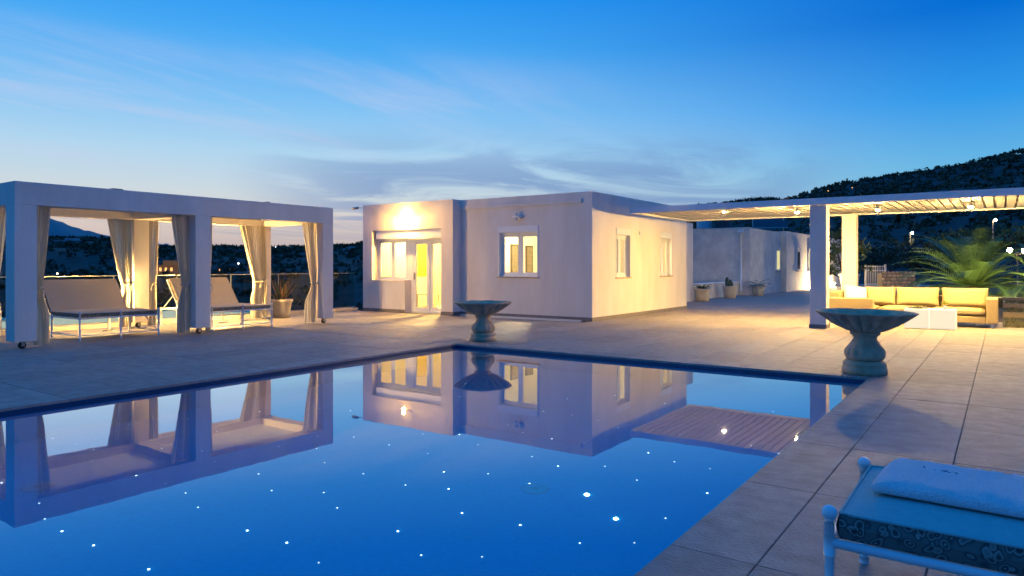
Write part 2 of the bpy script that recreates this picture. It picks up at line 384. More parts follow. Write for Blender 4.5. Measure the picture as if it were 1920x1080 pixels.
# tiles: coping strips along the pool, 1.22 x 0.63 slabs elsewhere
tiles = []
def grid(x0, x1, y0, y1, w, d, xo=None, yo=None):
    xs = [x0]; x = (xo if xo is not None else x0+w)
    while x < x1-.04: xs.append(x) if x > x0+.04 else None; x += w
    xs.append(x1)
    ys = [y0]; y = (yo if yo is not None else y0+d)
    while y < y1-.04: ys.append(y) if y > y0+.04 else None; y += d
    ys.append(y1)
    for a, b in zip(xs, xs[1:]):
        for c_, d_ in zip(ys, ys[1:]): tiles.append((a, b, c_, d_))
CW = .41
grid(PX1, PX1+CW, -2.9, 20.3 if False else 18.7, CW, 1.22, None, -2.9+.0+1.22*.0+1.23)
grid(PX1+CW, 6, -2.9, 18.7, .635, 1.22, None, -1.67)
grid(PX0-CW, PX0, -2.9, PY1+CW, CW, 1.22, None, -1.67)
grid(-15.95, PX0-CW, -2.9, 14.5, .635, 1.22, -15.95+.17, -1.67)
grid(PX0, PX1, PY1, PY1+CW, 1.22, CW)
grid(PX0-CW, PX1, PY1+CW, 14.85, .635, 1.22)
grid(HX+.01, PX1, 14.85, 18.7, .635, 1.22)
grid(HX+.01, 0, 18.7, 20.3, .635, 1.22)
grid(-10.1, -3.0, 20.3, 57, .635, 1.22)
def proj(x, y, z=0):
    D = x*fwd.x+y*fwd.y
    if D < .4: return None
    return (960+1310*(x*rgt.x+y*rgt.y)/D, 498-1310*(z-1.35)/D)
def parea(t_):
    q = [proj(a, b) for a, b in ((t_[0], t_[2]), (t_[1], t_[2]), (t_[1], t_[3]), (t_[0], t_[3]))]
    if any(p is None for p in q): return 0
    q = [(min(max(p[0], 0), 1920), min(max(p[1], 0), 1080)) for p in q]
    return abs(sum(q[i][0]*q[(i+1) % 4][1]-q[(i+1) % 4][0]*q[i][1] for i in range(4)))/2
tiles = [t_ for t_ in tiles if not (t_[0] > -15.8 and t_[1] < HX and t_[2] > 15.0 and t_[3] < 21)]
tiles.sort(key=parea, reverse=True)
G = .003
meshcache = {}
rest = MB()
for i, (x0, x1, y0, y1) in enumerate(tiles):
    w, d = x1-x0-2*G, y1-y0-2*G
    if i < 300:
        key = (round(w, 2), round(d, 2))
        if key not in meshcache:
            b_ = .003; m_ = MB(); hw, hd = w/2, d/2
            m_.v = [(-hw, -hd, -.028), (hw, -hd, -.028), (hw, hd, -.028), (-hw, hd, -.028), (-hw, -hd, -b_), (hw, -hd, -b_), (hw, hd, -b_), (-hw, hd, -b_),
                    (-hw+b_, -hd+b_, 0), (hw-b_, -hd+b_, 0), (hw-b_, hd-b_, 0), (-hw+b_, hd-b_, 0)]
            m_.f = [(0, 1, 5, 4), (1, 2, 6, 5), (2, 3, 7, 6), (3, 0, 4, 7), (4, 5, 9, 8), (5, 6, 10, 9), (6, 7, 11, 10), (7, 4, 8, 11), (8, 9, 10, 11)]
            meshcache[key] = m_.mesh('tile', tilem)
        o_ = bpy.data.objects.new('tile', meshcache[key]); C.objects.link(o_); o_.parent = terrace
        o_.location = ((x0+x1)/2, (y0+y1)/2, rng.uniform(-.0012, .0012))
    else: rest.box(x0+G, x1-G, y0+G, y1-G, -.028, 0)
tag(rest.build('far_paving', tilem, terrace), kind='stuff')
# pool shell
ZW, ZF = -.06, -1.35
mb = MB()
mb.quad((PX0, PY0, ZF), (PX1, PY0, ZF), (PX1, PY1, ZF), (PX0, PY1, ZF))
basin = tag(mb.build('pool_basin', mosaic), kind='structure')
mb = MB(); IX0, IX1, IY0, IY1 = PX0+.004, PX1-.004, PY0+.004, PY1-.004
mb.quad((IX0, IY0, ZF), (IX0, IY1, ZF), (IX0, IY1, -.17), (IX0, IY0, -.17)); mb.quad((IX1, IY0, ZF), (IX1, IY1, ZF), (IX1, IY1, -.17), (IX1, IY0, -.17))
mb.quad((IX0, IY0, ZF), (IX1, IY0, ZF), (IX1, IY0, -.17), (IX0, IY0, -.17)); mb.quad((IX0, IY1, ZF), (IX1, IY1, ZF), (IX1, IY1, -.17), (IX0, IY1, -.17))
mb.build('pool_wall', mosaic, basin)
mb = MB()
mb.quad((IX0, IY0, -.17), (IX0, IY1, -.17), (IX0, IY1, -.028), (IX0, IY0, -.028)); mb.quad((IX1, IY0, -.17), (IX1, IY1, -.17), (IX1, IY1, -.028), (IX1, IY0, -.028))
mb.quad((IX0, IY0, -.17), (IX1, IY0, -.17), (IX1, IY0, -.028), (IX0, IY0, -.028)); mb.quad((IX0, IY1, -.17), (IX1, IY1, -.17), (IX1, IY1, -.028), (IX0, IY1, -.028))
mb.build('waterline_band', waterline, basin)
tag(MB().quad((PX0, PY0, ZW), (PX1, PY0, ZW), (PX1, PY1, ZW), (PX0, PY1, ZW)).build('pool_water', wm), kind='structure')
# fibre-optic points in the pool floor
STARS = [(-7.65, 3.03), (-7.26, 3.08), (-6.96, 3.1), (-6.63, 2.94), (-7.6, 3.74), (-7.45, 3.65), (-6.85, 3.68), (-6.52, 3.51), (-5.98, 3.0), (-5.62, 3.06), (-5.94, 2.26), (-5.61, 2.17), (-5.31, 2.16), (-4.94, 2.2), (-5.31, 3.05), (-4.98, 2.96), (-4.37, 2.27), (-7.35, 4.25), (-6.16, 3.7), (-6.65, 4.16), (-5.8, 3.61), (-6.19, 4.21), (-7.03, 4.93), (-5.23, 3.66), (-4.83, 3.5), (-4.36, 2.96), (-4.0, 3.02), (-3.62, 2.98), (-5.73, 4.23), (-5.7, 4.68), (-6.61, 5.45), (-7.4, 6.1), (-6.09, 4.95), (-5.39, 4.41), (-5.01, 4.19), (-4.47, 3.73), (-4.16, 3.6), (-6.62, 2.25), (-6.07, 6.17), (-5.48, 6.25), (-7.16, 8.4), (-6.14, 7.61), (-6.25, 8.16), (-5.81, 7.49), (-5.67, 6.92), (-5.1, 6.75), (-5.07, 6.08), (-4.59, 5.59), (-4.9, 5.38), (-4.39, 6.89), (-5.04, 8.06), (-4.49, 7.61), (-4.02, 6.92), (-4.56, 8.15), (-4.17, 7.48), (-3.67, 6.89), (-3.36, 6.75), (-4.08, 8.12), (-4.09, 6.02), (-4.39, 6.17), (-3.73, 6.01), (-3.39, 6.07), (-4.22, 5.43), (-4.92, 4.91), (-5.39, 4.88), (-6.24, 5.6), (-4.44, 4.94), (-4.53, 4.21), (-4.06, 4.24), (-4.0, 4.66), (-3.72, 4.39), (-3.66, 4.85), (-3.59, 5.44), (-3.26, 5.36), (-3.24, 4.87), (-2.91, 5.59), (-2.74, 6.14), (-2.44, 6.04), (-2.53, 5.44), (-3.34, 4.1), (-3.52, 3.6), (-3.16, 3.45), (-2.82, 3.67), (-2.87, 4.19), (-2.38, 4.2), (-2.07, 4.41), (-2.04, 4.88), (-3.55, 7.51), (-3.22, 7.47), (-3.37, 8.04), (-2.71, 6.86), (-2.89, 8.14), (-2.43, 8.11), (-2.17, 8.33), (-2.81, 7.56), (-2.5, 7.42), (-2.34, 6.9), (-2.0, 6.89), (-1.71, 6.77), (-2.11, 6.04), (-1.94, 5.49)]
star_m = [emat('fibre_tip', (.72, .88, 1), v_, False) for v_ in (1.6, 3., 6.5)]; star_b = emat('bright_fibre_tip', (.8, .92, 1), 60, False)
st_me = [MB().lathe([(r_, 0), (r_*.8, .006), (r_*.3, .010)], 8).mesh('star_light', m_, True) for r_, m_ in zip((.006, .0065, .008), star_m)]
for x, y in STARS:
    o_ = bpy.data.objects.new('pool_star_light', rng.choice(st_me)); C.objects.link(o_); o_.location = (x, y, ZF)
    tag(o_, 'tiny white point of light set in the blue pool floor', 'pool light', 'small star lights in the pool floor')
for (x, y), s_, lb in (((-2.733, 4.938), .022, 'largest and brightest starry point of light in the pool floor'), ((-2.342, 4.673), .017, 'second brightest starry pool light, just right of the brightest one')):
    tag(MB().lathe([(s_, 0), (s_*.8, .01), (s_*.3, .014)], 10).build('pool_star_light', star_b, loc=(x, y, ZF), smooth=True), lb, 'pool light')
drain_m = mat('pale_drain_plastic', (.35, .5, .6), rough=.5)
for (x, y), lb in (((-3.14, 4.80), 'pale round drain cover in the pool floor near the bright lights'), ((-6.31, 2.39), 'round drain cover in the pool floor at far left')):
    d_ = MB().lathe([(.115, 0), (.115, .008), (.09, .014)], 20).build('pool_drain', drain_m, loc=(x, y, ZF), smooth=True); tag(d_, lb, 'drain')
    MB().lathe([(.03, .014), (.02, .02)], 10).build('screw_cap', steel, d_)

# kerb, glass balustrade and the lower pool behind it
kerb = tag(box('kerb', mat('kerb_stone', (.42, .38, .31), (.52, .47, .4), 6, .8, .3, 40), -16.2, -15.953, -3, 14.62, -.4, .085, bevel=.01), kind='structure')
tag(MB().quad((-21, -6, -.02), (-16.3, -6, -.02), (-16.3, 12.4, -.02), (-21, 12.4, -.02)).build('lower_pool_water', wm), kind='structure')
lb_ = MB().box(-21.2, -16.25, -6.2, 12.6, -1.4, -1.2); lb_.box(-16.3, -16.2, -6.2, 12.6, -1.4, -.03); lb_.box(-21.2, -21, -6.2, 12.6, -1.4, .0); lb_.box(-21, -16.3, 12.4, 12.6, -1.4, .0)
tag(lb_.build('lower_pool_basin', mosaic), kind='structure')
bal = thing('glass_balustrade', 'frameless tinted glass balustrade along the terrace kerb', 'balustrade', (-16.08, 0, .085))
y = -1.0; k = 0
while y < 14.5:
    y1 = min(y+1.43, 14.58)
    MB().box(-.006, .006, y+.012, y1-.012, .02, 1.03).build('glass_panel', balglass, bal)
    box('cap_strip', steel, -.009, .009, y+.012, y1-.012, 1.031, 1.045, bal)
    if y > -.9: MB().tube([(0, y, 0), (0, y, 1.04)], .014, 8).build('post', steel, bal, True)
    y = y1
MB().box(-.02, .02, -1, 14.58, .0, .03).build('base_channel', steel, bal)

# ------------------------------------------------------------------ main house
house = thing('villa', 'white flat-roofed villa with lit windows behind the pool', 'building', (HX, HY, 0))
def hb(name, m, x0, x1, y0, y1, z0, z1, parent=None, bevel=0.):   # world coordinates, parented to the villa
    o_ = MB().box(x0-HX, x1-HX, y0-HY, y1-HY, z0, z1).build(name, m, parent or house, bevel=bevel); return o_
BY, BX0, BX1 = 14.58, -15.7, -12.2        # projecting block at the left
HT = 3.15; WT = .28
# front wall with window opening (X -10.93..-9.65, Z 1.06..2.38)
wx0, wx1, wz0, wz1 = -10.93, -9.66, 1.06, 2.38
mb = MB()
def wb(*a): mb.box(a[0]-HX, a[1]-HX, a[2]-HY, a[3]-HY, a[4], a[5])
wb(BX1+.001, wx0, HY, HY+WT, 0, HT); wb(wx1, HX, HY, HY+WT, 0, HT); wb(wx0, wx1, HY, HY+WT, 0, wz0); wb(wx0, wx1, HY, HY+WT, wz1, HT)
mb.build('front_wall', stucco, house)
mb = MB(); sw = [(16.2, 17.05, 1.05, 2.32), (19.03, 19.88, 1.05, 2.32)]
ys = [HY+WT]+[v for s_ in sw for v in s_[:2]]+[HBY]
for a, b in zip(ys[0::2], ys[1::2]): wb(HX-WT, HX, a, b, 0, HT)
for a, b, c_, d_ in sw: wb(HX-WT, HX, a, b, 0, c_); wb(HX-WT, HX, a, b, d_, HT)
mb.build('side_wall', stucco, house)
# block: opening window X -15.3..-13.85 (sill .9) and door -13.85..-12.62 ; top 2.38
ox0, oxm, ox1, oz, os_ = -15.32, -13.98, -12.62, 2.38, .90
mb = MB()
wb(BX0, ox0, BY, BY+.42, 0, HT); wb(ox1, BX1, BY, BY+.42, 0, HT); wb(ox0, ox1, BY, BY+.42, oz, HT); wb(ox0, oxm, BY, BY+.42, 0, os_)
wb(BX1-.2, BX1, BY+.42, HY+WT, 0, HT)
mb.build('block_wall', stucco, house)
mb = MB(); wb(BX0, BX0+WT, BY+.42, HBY, 0, HT); wb(BX0+WT, HX-WT, HBY-WT, HBY, 0, HT); mb.build('rear_wall', stucco, house)
hb('roof', stucco, BX0+.28, HX-.28, BY+.3, HBY-.28, 2.88, 2.98)
hb('room_floor', room_paint, BX0+.28, HX-.28, BY+.3, HBY-.28, -.03, .02)
hb('room_divider', room_paint, -12.35, -12.21, HY+WT, HBY-.28, .02, 2.88)
hb('room_back_wall', room_paint, BX0+.28, HX-.28, 19.1, 19.2, .02, 2.88) if False else None
hb('inner_lining', room_paint, -12.2, HX-.29, 19.95, 20.0, .02, 2.88)
hb('inner_lining', room_paint, BX0+.29, -12.36, 18.0, 18.1, .02, 2.88)
# plinth strips, 12 mm proud
hb('plinth', plinthm, BX1+.013, HX+.012, HY-.012, HY+.0, 0, .09); hb('plinth', plinthm, HX, HX+.012, HY+.001, HBY, 0, .09)
hb('plinth', plinthm, BX0, oxm, BY-.012, BY, 0, .09); hb('plinth', plinthm, ox1, BX1+.012, BY-.012, BY, 0, .09); hb('plinth', plinthm, BX1, BX1+.012, BY+.001, HY-.013, 0, .09)
# rear wing beyond
hb('rear_wing', stucco, -15, -9.6, HBY+.002, 25.6, 0, 2.95)
# parapet camera-side joint on the low wall under the window
hb('joint_strip', plinthm, -14.93, -14.92, BY-.003, BY+.01, .09, os_-.03)
def window(x0, x1, z0, z1, y, axis, nsash, label, boxh=.17, sill=True, parent=house):
    """window set in an opening; axis 'x' lies in a wall facing -Y, axis 'y' in a wall facing +X; y = plane of the frame"""
    w_ = None
    def b_(name, m, a0, a1, d0, d1, c0, c1, par, bev=0.):
        if axis == 'x': o_ = MB().box(a0-HX, a1-HX, y+d0-HY, y+d1-HY, c0, c1).build(name, m, par, bevel=bev)
        else: o_ = MB().box(y-d1-HX, y-d0-HX, a0-HY, a1-HY, c0, c1).build(name, m, par, bevel=bev)
        return o_
    w_ = bpy.data.objects.new('window', MB().box(*( (x0-HX, x1-HX, y-HY, y+.05-HY, z1-boxh, z1-.004) if axis == 'x' else (y-.05-HX, y-HX, x0-HY, x1-HY, z1-boxh, z1-.004))).mesh('window', white_alu)); C.objects.link(w_); w_.parent = parent
    if label: w_['label'] = label
    zt = z1-boxh-.003; f = .05
    fm = MB()
    def fb(a0, a1, c0, c1, d0=0., d1=.07):
        if axis == 'x': fm.box(a0-HX, a1-HX, y+d0-HY, y+d1-HY, c0, c1)
        else: fm.box(y-d1-HX, y-d0-HX, a0-HY, a1-HY, c0, c1)
    fb(x0+.003, x0+f, z0, zt); fb(x1-f, x1-.003, z0, zt); fb(x0+f, x1-f, z0, z0+f); fb(x0+f, x1-f, zt-f, zt)
    fm.build('frame', white_alu, w_)
    sw_ = (x1-x0-2*f)/nsash
    for k in range(nsash):
        a0 = x0+f+k*sw_+.004; a1 = a0+sw_-.008; s_ = .065; fm = MB(); d0, d1 = .012+.004*k, .055
        fb(a0, a0+s_, z0+f+.003, zt-f-.003, d0, d1); fb(a1-s_, a1, z0+f+.003, zt-f-.003, d0, d1); fb(a0+s_, a1-s_, z0+f+.003, z0+f+s_, d0, d1); fb(a0+s_, a1-s_, zt-f-s_, zt-f-.003, d0, d1)
        fm.build('sash', white_alu, w_)
        fm = MB(); fb(a0+s_-.004, a1-s_+.004, z0+f+s_-.004, zt-f-s_+.004, .03, .036); fm.build('pane', glass, w_)
    return w_
w_ = window(wx0, wx1, wz0, wz1, HY+.10, 'x', 2, 'two-sash white window on the front wall, with a shutter box on top', .16)
hb('sill', stone_c, wx0-.03, wx1+.03, HY-.035, HY+.1, wz0-.035, wz0-.002, w_)
mb = MB(); wb(wx0, wx0+.03, HY-.015, HY+.098, wz0, wz1); wb(wx1-.03, wx1, HY-.015, HY+.098, wz0, wz1); wb(wx0+.03, wx1-.03, HY-.02, HY+.098, wz1-.17, wz1); mb.build('shutter_guide', white_alu, w_)
for (a, b, c_, d_), lb in zip(sw, ('nearer narrow side window facing the pergola', 'farther narrow side window facing the pergola')):
    w_ = window(a, b, c_, d_, HX-.10, 'y', 2, lb, .16); hb('sill', stone_c, HX-.09, HX+.03, a-.03, b+.03, c_-.035, c_-.002, w_)
    mb = MB(); wb(HX-.098, HX+.012, a, a+.03, c_, d_); wb(HX-.098, HX+.012, b-.03, b, c_, d_); wb(HX-.098, HX+.016, a+.03, b-.03, d_-.17, d_); mb.build('shutter_guide', white_alu, w_)
# block window + door, recessed
RY = BY+.24
w_ = window(ox0, oxm-.1, os_, oz, RY, 'x', 2, 'wide two-sash window beside the glass door', .24)
hb('sill', stucco, ox0, oxm-.002, BY-.03, RY-.002, os_, os_+.03, w_)
hb('shutter_cover', white_alu, ox0+.12, ox1, BY+.05, RY-.002, oz-.25, oz-.003, w_)
door = hb('door', white_alu, oxm-.098, oxm+.10, RY, RY+.08, .0, oz-.26); door['label'] = 'white sliding glass door with two leaves'
mb = MB(); wb(oxm+.10, ox1, RY, RY+.08, oz-.33, oz-.255); wb(oxm+.10, ox1, RY-.02, RY+.08, .003, .06); wb(ox1-.05, ox1-.002, RY, RY+.08, .06, oz-.33); mb.build('frame', white_alu, door)
dw = (ox1-.05-(oxm+.10))/2
for k in range(2):
    a0 = oxm+.10+k*dw+.004; a1 = a0+dw-.008; mb = MB(); y0 = RY+.01+.03*k
    wb(a0, a0+.09, y0, y0+.04, .063, oz-.333); wb(a1-.09, a1, y0, y0+.04, .063, oz-.333); wb(a0+.09, a1-.09, y0, y0+.04, .063, .15); wb(a0+.09, a1-.09, y0, y0+.04, oz-.42, oz-.333)
    mb.build('leaf_frame', white_alu, door); hb('pane', glass, a0+.088, a1-.088, y0+.016, y0+.022, .148, oz-.418, door)
hb('handle', steel, oxm+.14, oxm+.165, RY-.03, RY+.009, .95, 1.15, door)
# rooms: ceiling lamps and contents seen through the panes
def lampball(name, label, cat, loc, r_, P, col=bulb_warm, group=None, fixture=True, drop=.12, sample=True):
    o_ = thing(name, label, cat, loc, group=group)
    MB().ball((0, 0, 0), r_, 12, 8).build('bulb', bulbmat(name+'_glow_%d' % int(P), P, r_, col), o_, True)
    if fixture == 'can': MB().lathe([(r_*1.5, -.006), (r_*1.6, -.006), (r_*1.6, drop), (r_*1.5, drop-.01)], 16, caps=False).build('fitting', white_alu, o_, True); MB().lathe([(r_*1.5, r_+.012), (.005, r_+.014)], 16).build('reflector', steel, o_)
    elif fixture: MB().lathe([(.06, r_*.9), (.07, drop*.6), (.09, drop)], 12).build('fitting', white_alu, o_, True)
    return o_
lampball('room_lamp', 'round ceiling lamp glowing inside the room with the two-sash window', 'lamp', (-10.6, 16.6, 2.72), .11, 800, (1, .76, .38))
lampball('room_lamp', 'round ceiling lamp glowing inside the room behind the glass door', 'lamp', (-13.9, 16.3, 2.72), .11, 1500, (1, .64, .18))
mir = thing('wall_picture', 'large dark framed picture inside, seen through the front window', 'picture', (-12.209, 17.58, 1.52))
dwood = mat('dark_wood', (.06, .04, .025), (.1, .07, .04), 20, .5); prnt = mat('brown_print', (.10, .08, .05), (.32, .27, .18), 18, .7)
box('frame', dwood, 0, .04, -.29, .29, -.48, .48, mir, .01); box('canvas', prnt, .041, .046, -.24, .24, -.43, .43, mir)
mir2 = thing('wall_picture', 'narrow brown panel hanging right of the dark picture inside the front window', 'picture', (-12.209, 18.3, 1.5))
box('frame', dwood, 0, .04, -.2, .2, -.48, .48, mir2, .01); box('canvas', prnt, .041, .046, -.15, .15, -.43, .43, mir2)
yh = thing('wall_hanging', 'yellow wall hanging inside, seen through the glass door', 'wall hanging', (BX0+WT+.002, 17.0, 1.55)); box('cloth', mat('yellow_cloth', (.62, .48, .03), (.7, .56, .06), 8, .9), .006, .02, -.35, .35, -.55, .55, yh); MB().tube([(.013, -.4, .56), (.013, .4, .56)], .014, 8).build('rod', steel, yh, True)
bench = thing('side_table', 'small pale side table inside behind the glass door', 'table', (-14.9, 16.6, .02)); box('top', white_paint, -.25, .25, -.3, .3, .40, .44, bench)
for a in (-.22, .22):
    for b in (-.27, .27): box('leg', white_paint, a-.02, a+.02, b-.02, b+.02, 0, .399, bench)
# sconces
def sconce(loc, P, label):
    o_ = thing('wall_sconce', label, 'wall lamp', loc)
    box('back_plate', white_alu, -.05, .05, -.012, .0, -.07, .07, o_)
    mb = MB(); n = 14
    for (r_, z) in ((.03, -.012), (.175, -.012), (.18, .0), (.175, .012), (.03, .012)):
        for j in range(n+1): a = PI+PI*j/n; mb.v.append((r_*math.cos(a), r_*math.sin(a)*.8-.012, z))
    for k in range(4):
        for j in range(n): a0 = k*(n+1)+j; mb.f.append((a0, a0+1, a0+n+2, a0+n+1))
    mb.build('shelf', white_paint, o_)
    for z in (-.06, .06): MB().ball((0, -.115, z), .042, 12, 8).build('bulb', bulbmat('sconce_glow', P*(.3 if z > 0 else .9), .042, (1, .52, .10)) if P else mat('frosted_bulb', (.7, .7, .68), rough=.3), o_, True)
    return o_
sconce((-13.92, BY, 2.66), 380, 'lit half-round wall lamp glowing above the glass door')
sconce((-10.28, HY, 2.61), 0, 'unlit half-round wall lamp above the front window')
cam_o = thing('security_camera', 'small security camera on the left roof corner of the villa', 'camera', (BX0, BY, 3.08))
MB().tube([(-.02, -.02, 0), (-.1, -.12, 0)], .012, 6).build('bracket', steel, cam_o); MB().tube([(-.06, -.12, .0), (-.22, -.22, -.03)], .035, 10).build('body', steel, cam_o, True)
v_ = thing('wall_vent', 'small round vent cover on the villa side wall between the narrow windows', 'vent', (HX, 17.66, 2.24))
MB().tube([(.001, 0, 0), (.02, 0, 0)], .06, 14).build('cover', white_alu, v_); box('slot', plinthm, .0205, .022, -.035, .035, -.006, .006, v_)

# ------------------------------------------------------------------ pergola
PGX0, PGX1, PGY0, PGY1 = -7.65, 4.6, 16.02, 20.05
pg = thing('pergola', 'white slatted pergola on square columns, lit from below', 'pergola', (-3.25, 16.2, 0))
def pgb(name, m, x0, x1, y0, y1, z0, z1, bev=0.): return MB().box(x0+3.25, x1+3.25, y0-16.2, y1-16.2, z0, z1).build(name, m, pg, bevel=bev)
for (x0, y0) in ((-3.415, 16.07), (-3.40, 19.66), (4.1, 16.07), (4.1, 19.66)):
    pgb('column', stucco, x0, x0+.33, y0, y0+.34, .0, 2.655, .008); pgb('column_plinth', plinthm, x0-.012, x0+.342, y0-.012, y0+.352, 0, .085)
pgb('fascia', white_paint, PGX0, PGX1, PGY0, PGY0+.06, 2.66, 2.80); pgb('fascia', white_paint, PGX0, PGX1, PGY1-.06, PGY1, 2.66, 2.80)
pgb('fascia', white_paint, PGX0, PGX0+.06, PGY0+.061, PGY1-.061, 2.66, 2.795)
x = PGX0+.12; rm = None
while x < PGX1-.1:
    if rm is None: rm = MB().box(0, .150, PGY0+.061-16.2, PGY1-.061-16.2, 2.70, 2.74).mesh('rafter', wood_white)
    o_ = bpy.data.objects.new('rafter', rm); C.objects.link(o_); o_.parent = pg; o_.location = (x+3.25, 0, rng.uniform(-.004, .004)); x += .19
for y in (17.3, 18.6): pgb('purlin', wood_white, PGX0+.062, PGX1, y, y+.07, 2.746, 2.766)
pgb('roof_panel', wood_white, PGX0+.0, PGX1, PGY0+.0615, PGY1-.0615, 2.767, 2.797)
for (x, y, lb) in ((-3.92, 17.15, 'pergola bulb just left of the front column'), (-2.28, 17.45, 'pergola bulb between the front column and the sofa middle'), (-.55, 17.7, 'pergola bulb above the right end of the sofa'), (1.2, 17.7, 'pergola bulb beyond the right edge of the picture')):
    lampball('pergola_lamp', lb, 'lamp', (x, y, 2.60), .034, 760, (1, .63, .20), 'bulbs under the pergola', 'can', .09)
lampball('recessed_downlight', 'recessed downlight in the pergola soffit nearest the villa', 'lamp', (-5.75, 17.5, 2.72), .028, 760, (1, .63, .21), None, 'can', .05)

# ------------------------------------------------------------------ annex
AX, AY = -9.35, 32.0
annex = thing('annex_building', 'low white annex building behind the pergola with narrow windows', 'building', (AX, AY, 0))
def ab(name, m, x0, x1, y0, y1, z0, z1, par=None, bev=0.): return MB().box(x0-AX, x1-AX, y0-AY, y1-AY, z0, z1).build(name, m, par or annex, bevel=bev)
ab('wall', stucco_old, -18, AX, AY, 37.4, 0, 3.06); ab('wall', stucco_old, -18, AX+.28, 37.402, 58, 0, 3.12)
ab('parapet', stucco_old, -18, AX+.015, AY-.015, AY+.2, 3.062, 3.09)
lit_pane = emat('lit_annex_pane', (1, .9, .45), .75, False); dark_pane = mat('dark_annex_pane', (.05, .06, .08), rough=.1)
for x, y0, y1, m, lb in ((AX, 36.35, 37.1, lit_pane, 'lit greenish narrow window'), (AX+.28, 39.4, 40.2, dark_pane, 'dark narrow window'), (AX+.28, 42.1, 42.9, lit_pane, 'lit warm narrow window'), (AX+.28, 47.5, 48.3, dark_pane, None)):
    f_ = ab('window', white_alu, x, x+.05, y0, y1, 1.08, 2.34); ab('pane', m, x+.051, x+.056, y0+.1, y1-.1, 1.16, 2.1, f_); ab('sill', stone_c, x+.001, x+.12, y0-.06, y1+.06, 1.03, 1.078, f_); ab('shutter_box', stucco_old, x+.051, x+.10, y0, y1, 2.12, 2.36, f_)
    if lb: f_['label'] = lb
dp = MB().tube([(-9.72-AX, AY-.07-AY, .2), (-9.72-AX, -.07, 2.85)], .045, 8).build('drainpipe', white_paint, annex, True); ab('gutter_head', white_paint, -9.84, -9.6, AY-.16, AY-.016, 2.86, 2.98, dp)
lw = thing('low_wall', 'low white garden wall between villa and annex', 'wall', (-9.8, 25.61, 0)); box('wall', stucco_old, -.3, .0, 0, 6.36, 0, .60, lw, .01); box('coping', white_paint, -.33, .03, 0, 6.36, .601, .64, lw, .008)
sp = thing('solar_panel', 'tilted solar panel standing on the annex roof', 'solar panel', (-11, 41.5, 3.12))
pnl = box('panel', mat('solar_glass', (.02, .03, .05), rough=.15), -.9, .9, -.03, .03, -.5, .5, sp); pnl.location = (0, 0, .75); pnl.rotation_euler = (R(-48), 0, R(20)); pf = MB().tube([(-.92, 0, -.52), (.92, 0, -.52), (.92, 0, .52), (-.92, 0, .52), (-.92, 0, -.52)], .03, 6).build('panel_frame', steel, pnl)
for s_ in (-.7, .7): MB().tube([(s_, .3, 0), (s_, .3, 1.05)], .025, 6).build('leg', steel, sp)
tk = thing('water_tank', 'pale upright water tank on the annex roof beside the pergola edge', 'tank', (-12.25, 34.2, 3.06)); MB().lathe([(.34, 0), (.36, .06), (.36, .7), (.3, .78), (.08, .82)], 18).build('tank_body', mat('grey_tank', (.35, .42, .45), rough=.5), tk, True); MB().lathe([(.09, .82), (.09, .86)], 12).build('lid', rubber, tk)
tk2 = thing('chimney_stack', 'dark square chimney stack on the annex roof next to the water tank', 'chimney', (-11.35, 34.3, 3.06)); box('stack', mat('dark_render', (.05, .05, .06), rough=.9), -.3, .3, -.25, .25, 0, .55, tk2); box('cap', plinthm, -.35, .35, -.3, .3, .551, .61, tk2)
for (x, y, lb, P) in ((-8.5, 42.6, 'small ground spotlight washing the annex wall beyond the column', 1100), (-8.72, 48.4, 'ground spotlight at the far end of the annex wall', 400)):
    u = thing('ground_spotlight', lb, 'spotlight', (x, y, 0)); MB().tube([(0, 0, 0), (0, 0, .1)], .03, 8).build('stake', steel, u); MB().tube([(.05, 0, .1), (-.06, 0, .16)], .05, 10).build('housing', steel, u, True); MB().ball((-.1, 0, .19), .035, 8, 6).build('bulb', bulbmat('spot_glow_%d' % P, P, .035, (1, .72, .33)), u, True)

# ------------------------------------------------------------------ plants
def potmesh(par, r0, r1, h, m=terracotta):
    MB().lathe([(r0, 0), (r0+(r1-r0)*.5, h*.5), (r1*.97, h*.86), (r1*1.06, h*.88), (r1*1.06, h), (r1*.92, h), (r1*.9, h*.9)], 24).build('pot', m, par, True)
    MB().lathe([(r1*.9, h*.9), (.01, h*.93)], 16).build('soil', soil, par)
def blade(mb, base, d, up, L_, w, n=5, droop=.4, fold=.25):
    base = Vector(base); d = Vector(d).normalized(); side = d.cross(Vector((0, 0, 1))); side = side.normalized() if side.length > .01 else Vector((1, 0, 0))
    p = base.copy(); ang = up; i0 = len(mb.v)
    for k in range(n+1):
        t_ = k/n; ww = w*(1-t_**1.6)*(0.55+.9*t_ if t_ < .5 else 1.); nrm = side.cross(d*math.cos(ang)+Vector((0, 0, 1))*math.sin(ang))
        mb.v += [tuple(p-side*ww/2), tuple(p-nrm*ww*fold), tuple(p+side*ww/2)]
        p = p+(d*math.cos(ang)+Vector((0, 0, 1))*math.sin(ang))*L_/n; ang -= droop/n
    for k in range(n):
        a = i0+3*k; mb.f += [(a, a+1, a+4, a+3), (a+1, a+2, a+5, a+4)]
